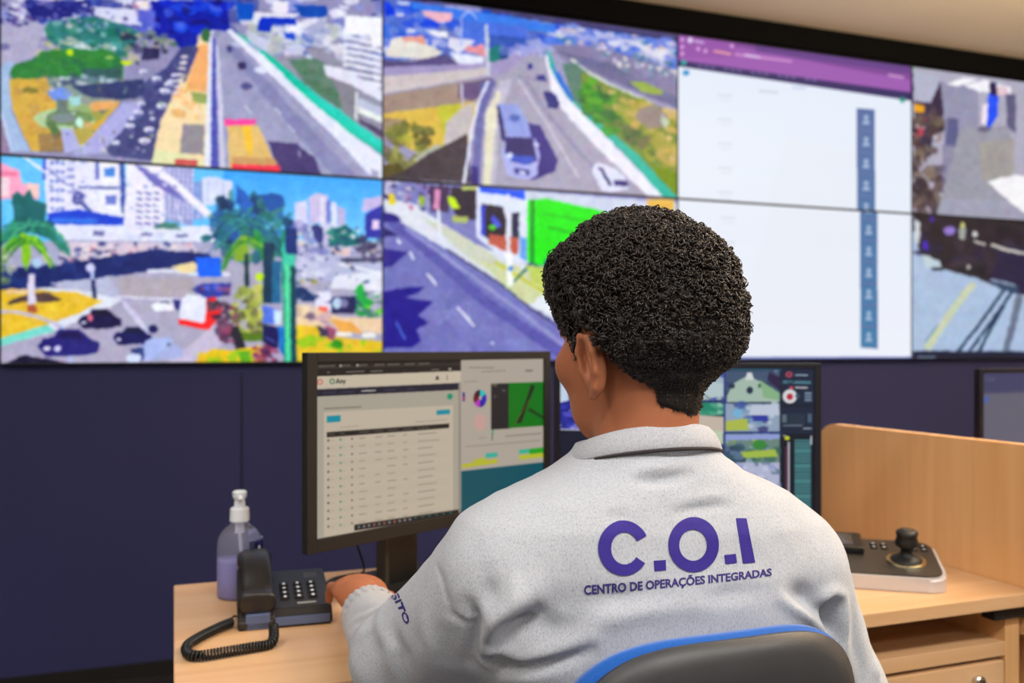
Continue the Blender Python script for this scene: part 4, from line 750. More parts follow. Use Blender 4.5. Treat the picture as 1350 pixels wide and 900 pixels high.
c.l((20, 28, 46), 3, 1028, 535, 1070, 535); c.r((38, 52, 70), 1036, 546, 1058, 562); c.r((90, 110, 125), 1029, 547, 1035, 558); c.r((80, 100, 120), 1062, 546, 1067, 558); c.l((130, 145, 160), 1.4, 1030, 562, 1055, 562); c.l((190, 200, 205), 1.4, 1056, 566, 1067, 566)
c.p((16, 22, 36), 1028, 572, 1072, 574, 1072, 680, 1028, 680); c.l((190, 190, 200), 1.4, 1030, 575, 1038, 578); c.e((205, 215, 40), 1035.5, 579, 3.4, 2.6); c.l((192, 192, 205), 2.4, 1037.5, 584, 1037.5, 680); c.l((130, 50, 80), 1.4, 1034, 590, 1034, 680)
c.p((72, 132, 136), 1045, 581, 1066, 581, 1066, 680, 1045, 680)
for i in range(24):
    if i % 5 != 3: c.l((28, 50, 62), 1.1, 1045, 584+i*4.1, 1066, 584+i*4.1)
c.l((200, 205, 215), 2, 1066.5, 576, 1066.5, 588); c.l((165, 160, 150), 1.6, 1062, 481.5, 1069, 481.8)
c.blur(2)
m3 = Canvas(1270, 480, 1500, 620, 2, (104, 102, 118)); c = m3
c.p((66, 68, 104), 1270, 480, 1500, 480, 1500, 512, 1270, 510); c.e((70, 100, 190), 1296, 516, 2.4, 3); c.l((120, 125, 150), 1.5, 1292, 497, 1306, 498); c.blur(2)

M_COL = mat('black_stand_metal', (12, 12, 13), .45)
def monitor(label, loc, rz, W, zb, zt, bw, cv, quad, shell, deep, nx=330, ny=200, col_off=0):
    t = thing('computer_monitor', label, 'monitor', loc, rz); zb -= loc[2]; zt -= loc[2]
    bm = bmesh.new()
    for a in ((0, bw, zb, zt), (W-bw, W, zb, zt), (bw, W-bw, zb, zb+bw*1.15), (bw, W-bw, zt-bw*.8, zt)): box(bm, a[0], a[1], 0, .016, a[2], a[3], bev=.0015)
    obj('bezel', bm, shell, t)
    bm = B(.004, W-.004, .0135, .022, zb+.004, zt-.004, bev=.003); 
    v = box(bmesh.new(), W*.14, W*.86, .02, .055, zb+.04, zt-.04, bev=.015); merge(bm, v)
    obj('back_shell', bm, M_BLACKM, t)
    h = (zt-bw*.8)-(zb+bw*1.15)
    s = screen('screen', cv, quad, nx, ny, W-2*bw, h, M_MSCR, t); s.location = (bw, .004, zb+bw*1.15)
    xc = W/2+col_off; bm = bmesh.new()
    box(bm, xc-.036, xc+.036, .055, .080, .012, zb+(zt-zb)*.6, bev=.003)
    sc_ = obj('stand_column', bm, M_COL, t); obj('column_lit_edge', B(xc-.046, xc-.0365, .050, .078, .012, zb+(zt-zb)*.5, bev=.003), M_GREYD, sc_)  # lighter grey strip paints the lit left bevel of the column
    bm = prism(rrect(xc-.12, xc+.12, -.03, .16, .03), .014, 0, bev=.003)
    obj('stand_base', bm, M_BLACKM, t)
    bm = bmesh.new()
    for i in range(4): cyl(bm, (W-bw*1.2-.018*i, -.0002, zb+bw*.5), .003, .003, .0012, 12, M=None)
    for v in bm.verts: v.co = Vector((v.co.x, -.001+(v.co.z-(zb+bw*.5))*-1, zb+bw*.5+v.co.y))
    obj('button', bm, M_BLACKG, t)
    return t
ang1 = math.atan2(.274, .5495)
mon1 = monitor('large black monitor beside the telephone, showing a pale table of rows', (.203, -.331, DZ), ang1, .606, .861, 1.190, .020, m1, [TL, TR, BR, BL], M_BLACKM, .05, 380, 230, -.055)
mon2 = monitor('black monitor behind the operator\'s head, showing a grid of camera pictures', (.757, -.049, DZ), math.atan2(-.264, .48), .548, .850, 1.166, .014, m2, [(741, 482), (1070, 485), (1070, 676), (741, 668)], M_BEZ, .05)
mon3 = monitor('dark monitor beyond the divider, showing a plain grey screen', (1.82, -.17, DZ), 0, .55, .825, 1.146, .014, m3, [(1292, 493), (1470, 496), (1470, 600), (1292, 600)], M_BEZ, .05, 60, 40)

# ------------------------------------------------------------------ hand sanitizer
sb = onz(316, 785, DZ)
bot = thing('pump_bottle', 'clear pump bottle of violet hand gel behind the telephone', 'bottle', (sb.x, sb.y, DZ))
M_CLEAR = mat('clear_plastic', (225, 225, 245), .08, trans=.86, ior=1.15, spec=.6)
M_GEL = mat('violet_gel', (176, 172, 236), .15, trans=.35, ior=1.2)
out = [(.036, 0), (.0395, .004), (.0398, .03), (.0395, .095), (.037, .108), (.029, .12), (.018, .129), (.0145, .134), (.0145, .14)]
bm = lathe(out, 40, False)
obj('bottle_body', bm, M_CLEAR, bot, smooth=True)
obj('gel', lathe([(.001, .003), (.035, .003), (.0378, .007), (.0378, .066), (.036, .068), (.001, .069)], 40, False), M_GEL, bot, smooth=True)
bm = cyl(bmesh.new(), (0, 0, .134), .0175, .0165, .026, 32, bev=.002)
cyl(bm, (0, 0, .160), .010, .009, .016, 24, bev=.001); cyl(bm, (0, 0, .174), .0105, .0135, .010, 28, bev=.002); cyl(bm, (0, 0, .184), .0135, .012, .006, 28, bev=.002)
tube(bm, [(0, -.010, .180), (0, -.022, .179), (0, -.026, .176)], [.005, .0045, .004], 12)
cyl(bm, (0, 0, .112), .007, .007, .022, 16); tube(bm, [(0, 0, .112), (.004, 0, .06), (.008, 0, .01)], .0026, 10)
M_WHITE = mat('white_plastic', (228, 232, 238), .35, vary=.02)
obj('pump', bm, M_WHITE, bot, smooth=False)
def arc_patch(r, a0, a1, z0, z1, n=16, dz=None):
    bm = bmesh.new(); A = []; 
    for i in range(n+1):
        a = math.radians(a0+(a1-a0)*i/n); A.append((bm.verts.new((r*math.cos(a), r*math.sin(a), z0)), bm.verts.new((r*math.cos(a), r*math.sin(a), z1))))
    for p, q in zip(A, A[1:]): bm.faces.new((p[0], q[0], q[1], p[1]))
    bmesh.ops.solidify(bm, geom=bm.faces[:], thickness=.0003)
    return bm
M_BLUEL = mat('blue_label', (30, 72, 215), .4, vary=.08); M_LBL = mat('pale_label', (170, 190, 232), .4)
lb = obj('label', arc_patch(.0403, -70, 70, .062, .104), M_LBL, bot, smooth=True)
obj('label_band', arc_patch(.0407, -55, 68, .064, .101), M_BLUEL, lb, smooth=True)
bm = bmesh.new()
def onr(a, z, r=.0409): a = math.radians(a); return (r*math.cos(a), r*math.sin(a), z)
for p, q in (((-50, .072), (-38, .094)), ((-38, .094), (-26, .072)), ((-45, .079), (-31, .079))): tube(bm, [onr(*p), onr((p[0]+q[0])/2, (p[1]+q[1])/2), onr(*q)], .0011, 6)
obj('lettering', bm, M_WHITE, lb)

# ------------------------------------------------------------------ telephone
pf = onz(313, 833, DZ)
M_PH = mat('phone_black', (40, 37, 36), .36, vary=.1); M_PHS = mat('phone_highlight_blue', (96, 110, 146), .3, metal=.3)  # second colour is lightened to carry the bluish highlight on the phone's front
ph = thing('desk_telephone', 'black desk telephone with white-lettered keys beside the monitor', 'telephone', (pf.x, pf.y, DZ), math.radians(-3))
PWD, PLN = .148, .166
def wedge(x0, x1, y0, y1, zf, zb_, z0=0, bev=.004, lip=0):
    bm = bmesh.new(); P = [(y0, z0), (y0, z0+.5*(zf-z0) if lip else zf), (y0+lip, zf), (y1-.012, zb_), (y1, zb_-.012), (y1, z0)] if lip else [(y0, z0), (y0, zf), (y1, zb_), (y1, z0)]
    f = bm.faces.new([bm.verts.new((x0, y, z)) for y, z in P]); r = bmesh.ops.extrude_face_region(bm, geom=[f])
    bmesh.ops.translate(bm, verts=[v for v in r['geom'] if isinstance(v, bmesh.types.BMVert)], vec=(x1-x0, 0, 0))
    bmesh.ops.recalc_face_normals(bm, faces=bm.faces); bmesh.ops.bevel(bm, geom=bm.edges[:], offset=bev, segments=3, affect='EDGES'); return bm
obj('base', wedge(.0, PWD, 0, PLN, .028, .056, lip=.014, bev=.003), M_PH, ph)
obj('front_trim', B(.058, PWD-.004, -.0012, .004, .004, .017, bev=.001), M_PHS, ph)
def slope(y): return .028+(y-.014)/(PLN-.026)*.028
bm = bmesh.new(); bw_ = bmesh.new(); sl = math.atan2(.028, PLN-.026)
for i in range(3):
    for j in range(4):
        x, y = .076+i*.0225, .048+j*.0155; M = Matrix.Translation((x, y, slope(y))) @ Matrix.Rotation(sl, 4, 'X')
        k = box(bmesh.new(), -.0075, .0075, -.005, .005, -.002, .003, bev=.0015); bmesh.ops.transform(k, matrix=M, verts=k.verts)
        kk = obj('key', k, M_BLACKM, ph)
        b2 = bmesh.new(); box(b2, -.0022, .0022, -.0028, .0028, .0028, .0034, bev=.0004); bmesh.ops.transform(b2, matrix=M, verts=b2.verts)
        obj('key_mark', b2, M_WHITE, kk)
b2 = bmesh.new(); y = .027; box(b2, .094, .124, y-.003, y+.003, slope(y)-.001, slope(y)+.001); obj('name_strip', b2, mat('grey_print', (150, 150, 145), .5), ph)
b2 = bmesh.new(); y = .128
for i in range(5):
    for j in range(4): box(b2, .112+i*.0045, .1145+i*.0045, y-.01+j*.005, y-.007+j*.005, slope(y-.01+j*.005)-.001, slope(y-.01+j*.005)+.0008)
obj('speaker_grille', b2, mat('grille_grey', (120, 120, 125), .5), ph)
# cradle cheeks
obj('cradle', wedge(.0, .010, .006, PLN-.01, .040, .066, z0=.01, bev=.003), M_PH, ph)
# handset: rounded bar bending between two deeper ends
def sweep(path, sec):                            # sec(t) -> list of (a, b) offsets, a across, b up
    bm = bmesh.new(); R = []; n = len(path)
    for i, p in enumerate(path):
        t = (Vector(path[min(i+1, n-1)])-Vector(path[max(i-1, 0)])).normalized(); s = Vector((1, 0, 0)); u = s.cross(t).normalized()
        R.append([bm.verts.new(Vector(p)+s*a+u*b) for a, b in sec(i/(n-1))])
    for A, C_ in zip(R, R[1:]):
        m = len(A)
        for k in range(m): bm.faces.new((A[k], A[(k+1) % m], C_[(k+1) % m], C_[k]))
    bm.faces.new(R[0][::-1]); bm.faces.new(R[-1]); bmesh.ops.recalc_face_normals(bm, faces=bm.faces); return bm
def secf(t):
    e = max(0, 1-min(t, 1-t)/.24); e = e*e*(3-2*e); wv = .0245+.0055*e; hh = .011+.0085*e
    if min(t, 1-t) < .03: q = .80; wv *= q; hh *= q
    return [(math.copysign(abs(math.cos(a))**.7, math.cos(a))*wv, math.copysign(abs(math.sin(a))**.7, math.sin(a))*hh-.005*e) for a in [2*math.pi*k/20 for k in range(20)]]
path = catmull([(.030, -.002, .046), (.030, .022, .054), (.030, .060, .078), (.030, .100, .089), (.030, .138, .087), (.030, .160, .081)], 6)
hs = obj('handset', sweep(path, secf), M_PH, ph, smooth=True)
for nm_, y, z in (('mouthpiece', .020, .044), ('earpiece', .146, .073)): obj(nm_, cyl(bmesh.new(), (.030, y, z-.012), .022, .022, .016, 24, bev=.002), M_PH, hs)
obj('cradle', B(.012, .05, .0, .012, .0, .026, bev=.003), M_PHS, ph)
# coiled cord: child of the telephone
pc = [onz(x, y, DZ+.0085) for x, y in ((305, 820), (288, 827), (262, 840), (247, 851), (248, 861), (262, 864), (295, 859), (330, 853), (358, 847))]
pc.append(pc[-1]+Vector((.006, .03, .016)))
cp = catmull(pc, 14); L = [0]
for a, b in zip(cp, cp[1:]): L.append(L[-1]+(b-a).length)
turn = .0046; N = int(L[-1]/turn*9); hel = []
for i in range(N+1):
    s = L[-1]*i/N; j = max(0, min(len(cp)-2, next((k for k in range(len(L)) if L[k] > s), len(L)-1)-1)); f = (s-L[j])/max(1e-9, L[j+1]-L[j])
    p = cp[j].lerp(cp[j+1], f); t = (cp[j+1]-cp[j]).normalized(); n1 = t.cross(Vector((0, 0, 1))).normalized(); n2 = n1.cross(t); a = 2*math.pi*s/turn
    hel.append(p+n1*math.cos(a)*.0062+n2*math.sin(a)*.0062)
bm = tube(bmesh.new(), hel, .0019, 6); tube(bm, [hel[0], onz(308, 812, DZ+.006), onz(322, 812, DZ+.008)], .0018, 6)
tube(bm, [hel[-1], Vector(hel[-1])+Vector((.0, .012, .014))], .0018, 6)
obj('coiled_cord', bm, M_BLACKG, ph, smooth=True, world=True)

# ------------------------------------------------------------------ cables, mouse
def cable(label, pts, r=.0022):
    o = obj('cable', tube(bmesh.new(), catmull(pts, 10), r, 8), M_BLACKG, smooth=True); tag(o, label, 'cable')
cable('thin black cable hanging from the monitor to the desk beside the telephone', [onz(424, 772, DZ+.003), onz(440, 762, DZ+.003), onz(462, 757, DZ+.004), onz(480, 750, DZ+.02), Vector((.31, -.16, .86)), Vector((.33, -.17, .90))])
cable('black cable lying on the desk between the telephone and the operator\'s hand', [onz(428, 782, DZ+.003), onz(445, 779, DZ+.003), onz(462, 772, DZ+.003), onz(490, 762, DZ+.003), onz(505, 752, DZ+.003)], .0026)

mouse = thing('computer_mouse', 'black computer mouse under the operator\'s left hand', 'mouse', (.290, -.385, DZ), math.radians(6))
def dome(lx, ly, h, n=16, m=8, yo=0):
    bm = bmesh.new(); R = []
    for j in range(m):
        t = j/m*math.pi/2; R.append([bm.verts.new((lx*math.cos(t)**.6*math.cos(a), ly*math.cos(t)**.6*math.sin(a), h*math.sin(t)*(1-.18*math.sin(a)))) for a in [2*math.pi*k/n for k in range(n)]])
    top = bm.verts.new((0, 0, h))
    for A, C_ in zip(R, R[1:]):
        for k in range(n): bm.faces.new((A[k], A[(k+1) % n], C_[(k+1) % n], C_[k]))
    for k in range(n): bm.faces.new((R[-1][k], R[-1][(k+1) % n], top))
    bm.faces.new(R[0][::-1]); return bm
obj('shell', dome(.029, .052, .032), M_BLACKG, mouse, smooth=True)
bm = bmesh.new(); cyl(bm, (0, 0, -.003), .007, .007, .006, 20); bmesh.ops.transform(bm, matrix=Matrix.Translation((0, .03, .024)) @ Matrix.Rotation(math.pi/2, 4, 'Y'), verts=bm.verts)
obj('scroll_wheel', bm, M_GREYD, mouse)

# ------------------------------------------------------------------ camera control keyboard with joystick
jf = onz(1252, 784, DZ)
jx = math.radians(-36)
jr = Vector((math.cos(jx), math.sin(jx), 0))
KW, KD = .34, .185
jo = jf-jr*KW
joy = thing('joystick_controller', 'black and silver control keyboard with a joystick, by the divider', 'controller', (jo.x, jo.y, DZ), jx)
def slab(z0f, z0b, z1f, z1b, inset, rad, m, name, par, bev=.003):
    P = rrect(inset, KW-inset, inset, KD-inset, rad, 6); bm = bmesh.new()
    lo = [bm.verts.new((x, y, z0f+(z0b-z0f)*y/KD)) for x, y in P]; hi = [bm.verts.new((x, y, z1f+(z1b-z1f)*y/KD)) for x, y in P]
    n = len(P); bm.faces.new(lo[::-1]); bm.faces.new(hi)
    for i in range(n): bm.faces.new((lo[i], lo[(i+1) % n], hi[(i+1) % n], hi[i]))
    es = [e for e in bm.edges if all(v in hi for v in e.verts)] if bev else []
    if bev: bmesh.ops.bevel(bm, geom=es, offset=bev, segments=3, affect='EDGES')
    return obj(name, bm, m, par)
slab(0.001, .001, .026, .056, 0, .034, M_SILVER, 'housing', joy, .005)
pl = slab(.024, .054, .0285, .0590, .006, .029, M_GREYD2 if 'M_GREYD2' in globals() else mat('charcoal_faceplate', (52, 48, 44), .38, vary=.06), 'faceplate', joy, .0015)
def jz(y): return .0285+(.0590-.0285)*y/KD
jsl = math.atan2(.0305, KD)
MT = Matrix.Translation((0, .0, .0285)) @ Matrix.Rotation(jsl, 4, 'X')
dsp_ = obj('display', box(bmesh.new(), .014, .205, .095, .180, -.002, .014, bev=.005, M=MT), M_BLACKG, joy)
obj('display_window', box(bmesh.new(), .030, .185, .108, .168, .0135, .0146, M=MT), mat('display_glass', (70, 68, 62), .12), dsp_)
JC = (.277, .072)
def key(x, y, s=.0065):
    M = Matrix.Translation((x, y, jz(y))) @ Matrix.Rotation(jsl, 4, 'X'); k = box(bmesh.new(), -s, s, -s*.75, s*.75, -.001, .003, bev=.001); bmesh.ops.transform(k, matrix=M, verts=k.verts)
    o = obj('key', k, M_BLACKG, joy); b2 = box(bmesh.new(), -.002, .002, -.0016, .0016, .0028, .0033); bmesh.ops.transform(b2, matrix=M, verts=b2.verts); obj('key_mark', b2, M_WHITE, o)
for x in (.226, .245, .300, .318):
    for y in (.132, .150): key(x, y)
for i in range(6):
    for j in range(3): key(.03+i*.026, .022+j*.024, .008)
bm = cyl(bmesh.new(), (0, 0, 0), .037, .035, .005, 48, bev=.001)
M = Matrix.Translation((JC[0], JC[1], jz(JC[1])-.0005)) @ Matrix.Rotation(jsl, 4, 'X'); bmesh.ops.transform(bm, matrix=M, verts=bm.verts)
rg = obj('joystick_ring', bm, mat('brass_silver_ring', (205, 198, 165), .22, metal=1), joy, smooth=False)
bm = lathe([(.0275, 0), (.026, .005), (.020, .010), (.012, .014), (.0095, .020), (.0095, .030), (.014, .036), (.0185, .040), (.0195, .048), (.0175, .058), (.0165, .064), (.018, .068), (.018, .076), (.0145, .080), (.002, .081)], 36)
M2 = M @ Matrix.Translation((0, 0, .0035)) @ Matrix.Diagonal((1.08, 1.08, .74, 1)); bmesh.ops.transform(bm, matrix=M2, verts=bm.verts)
st = obj('joystick', bm, mat('black_rubber', (24, 24, 24), .5, vary=.2), joy, smooth=True)
bm = cyl(bmesh.new(), (0, 0, .0808), .009, .008, .002, 24, bev=.0006); bmesh.ops.transform(bm, matrix=M2, verts=bm.verts); obj('joystick_cap', bm, M_GREYD, st)

# ------------------------------------------------------------------ chair
chair = thing('office_chair', 'dark grey backed office chair with blue upholstery, under the operator', 'chair', (.515, -.86, 0))
M_SHELL = mat('charcoal_plastic_shell', (58, 58, 60), .42, vary=.08, bump=(700, .00015)); M_BLUE = mat('blue_chair_fabric', (10, 88, 176), .85, vary=.12, vscale=200, bump=(900, .0006), sheen=.3)
def back_rest(hw, zt_, zb_, t0, t1, yoff, bev, curve=.9):
    NX, NZ = 28, 22; zc, hz = (zt_+zb_)/2, (zt_-zb_)/2; bm = bmesh.new(); G = []
    def pt(i, j, side):
        a, b = 2*i/NX-1, 2*j/NZ-1
        r = max(abs(a), abs(b)); 
        if r > 1e-6:
            th = math.atan2(b, a); k = (abs(math.cos(th))**3.6+abs(math.sin(th))**3.6)**(-1/3.6); x, z = r*k*math.cos(th), r*k*math.sin(th)
        else: x = z = 0
        edge = 1-max(0, r-.72)/.28; e = math.sqrt(max(0, 1-(1-edge)**2))
        th_ = t0+(t1-t0)*e
        y = yoff+curve*(x*hw)**2-.03*z*abs(z)*.4
        return (x*hw, y-side*th_/2, zc+z*hz)
    for side in (1, -1): G.append([[bm.verts.new(pt(i, j, side)) for j in range(NZ+1)] for i in range(NX+1)])
    for s, g in enumerate(G):
        for i in range(NX):
            for j in range(NZ):
                q = (g[i][j], g[i+1][j], g[i+1][j+1], g[i][j+1]); bm.faces.new(q if s == 0 else q[::-1])
    ring = [(i, 0) for i in range(NX)]+[(NX, j) for j in range(NZ)]+[(i, NZ) for i in range(NX, 0, -1)]+[(0, j) for j in range(NZ, 0, -1)]
    for a, b in zip(ring, ring[1:]+ring[:1]): bm.faces.new((G[0][a[0]][a[1]], G[1][a[0]][a[1]], G[1][b[0]][b[1]], G[0][b[0]][b[1]]))
    bmesh.ops.recalc_face_normals(bm, faces=bm.faces); return bm
bm = back_rest(.176, .916, .50, .006, .03, -.205, 0); obj('back_shell', bm, M_SHELL, chair, smooth=True)
bm = back_rest(.182, .9165, .52, .010, .026, -.187, 0); obj('back_cushion', bm, M_BLUE, chair, smooth=True)
bm = prism(rrect(-.23, .23, -.19, .25, .09, 8), .07, .40, bev=.02); obj('seat', bm, M_BLUE, chair, smooth=False)
bm = bmesh.new(); tube(bm, catmull([(0, -.215, .70), (0, -.235, .5), (0, -.2, .39), (0, -.05, .375)], 6), .018, 10); obj('back_support', bm, M_BLACKM, chair, smooth=True)
bm = cyl(bmesh.new(), (0, 0, .12), .025, .025, .27, 24); cyl(bm, (0, 0, .37), .09, .09, .03, 24); obj('gas_column', bm, M_BLACKM, chair)
for i in range(5):
    a = 2*math.pi*i/5+.3; leg = obj('leg', tube(bmesh.new(), [(0, 0, .13), (.15*math.cos(a), .15*math.sin(a), .11), (.29*math.cos(a), .29*math.sin(a), .075)], [.026, .02, .014], 10), M_BLACKM, chair, smooth=True)
    bm = cyl(bmesh.new(), (0, 0, -.011), .027, .027, .022, 20, bev=.003); bmesh.ops.transform(bm, matrix=Matrix.Translation((.29*math.cos(a), .29*math.sin(a), .0275)) @ Matrix.Rotation(math.pi/2, 4, 'X'), verts=bm.verts); tube(bm, [(.29*math.cos(a), .29*math.sin(a), .03), (.29*math.cos(a), .29*math.sin(a), .075)], .008, 8)
    obj('caster', bm, M_BLACKG, leg)
# ------------------------------------------------------------------ the operator
def sm(a, b, k): h = np.clip(.5+.5*(b-a)/k, 0, 1); return b*(1-h)+a*h-k*h*(1-h)
def rc(P, a, b, r1, r2):
    a, b = np.array(a, np.float32), np.array(b, np.float32); d = b-a; t = np.clip(((P-a)@d)/(d@d), 0, 1); return np.linalg.norm(P-a-t[..., None]*d, axis=-1)-(r1+(r2-r1)*t)
def ell(P, c, r, R=None):
    q = P-np.array(c, np.float32)
    if R is not None: q = q@np.array(R, np.float32)
    r = np.array(r, np.float32); k0 = np.linalg.norm(q/r, axis=-1); k1 = np.linalg.norm(q/(r*r), axis=-1); return k0*(k0-1)/np.maximum(k1, 1e-6)
def nets(fn, lo, hi, h):
    """surface nets: closed quad mesh of the zero level of a distance field"""
    lo = np.array(lo, float); n = np.ceil((np.array(hi)-lo)/h).astype(int)+1
    ax = [lo[i]+h*np.arange(n[i]) for i in range(3)]; V = np.empty(n, np.float32)
    for i0 in range(0, n[0], 16):
        G = np.stack(np.meshgrid(ax[0][i0:i0+16], ax[1], ax[2], indexing='ij'), -1).astype(np.float32); V[i0:i0+16] = fn(G)
    V[0] = V[-1] = 1; V[:, 0] = V[:, -1] = 1; V[:, :, 0] = V[:, :, -1] = 1
    ins = V < 0; N = n-1; cnt = np.zeros(N, int)
    for a in (0, 1):
        for b in (0, 1):
            for c_ in (0, 1): cnt += ins[a:N[0]+a, b:N[1]+b, c_:N[2]+c_]
    act = (cnt > 0) & (cnt < 8); idx = np.full(N, -1); I = np.argwhere(act); idx[act] = np.arange(len(I))
    acc = np.zeros((len(I), 3)); w_ = np.zeros(len(I))
    cs = [(a, b, c_) for a in (0, 1) for b in (0, 1) for c_ in (0, 1)]
    for p in cs:
        for d in range(3):
            if p[d]: continue
            q = list(p); q[d] = 1; va = V[I[:, 0]+p[0], I[:, 1]+p[1], I[:, 2]+p[2]]; vb = V[I[:, 0]+q[0], I[:, 1]+q[1], I[:, 2]+q[2]]
            m = (va < 0) != (vb < 0); t = np.where(m, va/np.where(m, va-vb, 1), 0); pos = np.tile(np.array(p, float), (len(I), 1)); pos[:, d] = t
            acc[m] += pos[m]; w_[m] += 1
    vt = lo+(I+acc/w_[:, None])*h; F = []
    for d in range(3):
        a, b = (d+1) % 3, (d+2) % 3; s0 = [slice(None)]*3; s1 = [slice(None)]*3; s0[d] = slice(0, -1); s1[d] = slice(1, None)
        x0, x1 = ins[tuple(s0)], ins[tuple(s1)]; E = np.argwhere(x0 != x1); fl = x0[tuple(E.T)]
        ok = (E[:, a] > 0) & (E[:, b] > 0) & (E[:, a] < N[a]) & (E[:, b] < N[b]) & (E[:, d] < N[d]); E, fl = E[ok], fl[ok]
        def g(da, db): q = E.copy(); q[:, a] -= da; q[:, b] -= db; return idx[tuple(q.T)]
        Q = np.stack([g(1, 1), g(0, 1), g(0, 0), g(1, 0)], -1); Q[~fl] = Q[~fl][:, ::-1]; F.append(Q)
    F = np.concatenate(F); F = F[(F >= 0).all(1)]
    return vt, F
def mesh_np(name, vt, F, m, parent, smooth=True):
    me = bpy.data.meshes.new(name); me.vertices.add(len(vt)); me.vertices.foreach_set('co', vt.ravel().astype(np.float32))
    me.loops.add(F.size); me.loops.foreach_set('vertex_index', F.ravel().astype(np.int32)); me.polygons.add(len(F))
    me.polygons.foreach_set('loop_start', np.arange(0, F.size, F.shape[1], dtype=np.int32)); me.update(calc_edges=True)
    me.polygons.foreach_set('use_smooth', [smooth]*len(F)); me.materials.append(m)
    o = bpy.data.objects.new(name, me); col.objects.link(o)
    if parent: o.parent = parent; me.transform(chain(parent).inverted())
    return o
def vnormals(vt, F):
    a = vt[F[:, 2]]-vt[F[:, 0]]; b = vt[F[:, 3]]-vt[F[:, 1]]; n = np.cross(a, b); vn = np.zeros_like(vt)
    for k in range(4): np.add.at(vn, F[:, k], n)
    return vn/np.maximum(np.linalg.norm(vn, axis=1, keepdims=True), 1e-12)

who = thing('person', 'seated operator with short curly black hair in a light grey sweatshirt, seen from behind', 'person', (.52, -.87, 0))
M_SKIN = mat('brown_skin', (176, 109, 76), .5, vary=.10, vscale=14, bump=(350, .0002), spec=.35)
M_SKIN.node_tree.nodes['Principled BSDF'].inputs['Subsurface Weight'].default_value = .08
M_SKIN.node_tree.nodes['Principled BSDF'].inputs['Subsurface Radius'].default_value = (.01, .004, .002)

# joints
LS, LE, LW = (.342, -.885, .945), (.266, -.715, .812), (.274, -.478, .802)
RS, RE, RW = (.702, -.895, .922), (.809, -.862, .752), (.800, -.610, .795)
NK = (.517, -.885, 1.0)
# head frame: f forward, s to the person's right, u up
hy = math.radians(13); f_ = np.array([-math.sin(hy), math.cos(hy), 0]); s_ = np.array([math.cos(hy), math.sin(hy), 0]); u_ = np.array([0, 0, 1.])
pt_ = math.radians(-6); f_, u_ = f_*math.cos(pt_)+u_*math.sin(pt_), u_*math.cos(pt_)-f_*math.sin(pt_)
HR = np.stack([s_, f_, u_], 1); HC = np.array([.515, -.862, 1.212])
def H(x, y, z): return HC+HR@np.array([x, y, z], float)
def head(P, ears=(-1, 1)):
    d = ell(P, H(0, -.008, .012), (.0755, .096, .098), HR)
    d = sm(d, ell(P, H(0, .030, -.055), (.060, .066, .070), HR), .03)
    d = sm(d, ell(P, H(0, .045, -.088), (.045, .050, .034), HR), .025)                       # jaw
    d = sm(d, ell(P, H(0, .080, -.105), (.018, .016, .014), HR), .02)                        # chin
    for s in (-1, 1):
        d = sm(d, ell(P, H(s*.044, .062, -.030), (.022, .024, .022), HR), .025)              # cheek
        d = -sm(-d, ell(P, H(s*.031, .094, -.004), (.014, .012, .011), HR), .012)            # eye socket
        d = sm(d, ell(P, H(s*.031, .078, -.004), (.0125, .0125, .0125), HR), .003)
        d = sm(d, rc(P, H(s*.048, .074, .014), H(s*.016, .088, .016), .006, .006), .012)     # brow
    d = sm(d, rc(P, H(0, .088, .002), H(0, .110, -.036), .006, .0115), .012)                 # nose
    for s in (-1, 1): d = sm(d, ell(P, H(s*.013, .100, -.040), (.009, .010, .007), HR), .006)
    d = sm(d, ell(P, H(0, .093, -.064), (.023, .011, .006), HR), .006); d = sm(d, ell(P, H(0, .090, -.077), (.020, .011, .007), HR), .006)
    # ears: flat shell, raised rim, lobe, hollow
    for s in ears:
        e0 = H(-.0775, -.024, -.036) if s < 0 else H(.0730, -.012, -.030); a = math.radians(s*(3 if s < 0 else -6)); R = HR@np.array([[math.cos(a), -math.sin(a), 0], [math.sin(a), math.cos(a), 0], [0, 0, 1]])
        tl = math.radians(-10); R = R@np.array([[1, 0, 0], [0, math.cos(tl), -math.sin(tl)], [0, math.sin(tl), math.cos(tl)]])
        def E(x, y, z): return e0+R@(np.array([x, y, z], float)*1.15)
        q = ell(P, E(s*.008, -.004, 0), (.0085, .0213, .0356), R)
        q = -sm(-q, ell(P, E(s*.018, .001, .004), (.0135, .0125, .022), R), .003)
        ph_ = [E(s*.0125, .010, -.002), E(s*.014, .009, .016), E(s*.015, .0, .029), E(s*.016, -.013, .024), E(s*.016, -.0185, .008), E(s*.0145, -.016, -.010), E(s*.012, -.008, -.024), E(s*.010, .002, -.030)]
        for p, r in zip(zip(ph_, ph_[1:]), (.0034, .0036, .0040, .0042, .0040, .0036, .0050)): q = sm(q, rc(P, p[0], p[1], r, r), .004)
        q = sm(q, rc(P, E(s*.014, -.008, .018), E(s*.0135, -.009, -.010), .0032, .003), .004)
        q = sm(q, ell(P, E(s*.010, .011, -.006), (.005, .004, .006), R), .004)
        d = sm(d, q, .005)
    nk = rc(P, (.508, -.892, 1.0), H(-.008, -.030, -.05), .058, .053); nk = sm(nk, rc(P, (.508, -.91, 1.03), H(-.006, -.058, -.02), .038, .038), .03)
    d = sm(d, nk, .022)
    return d
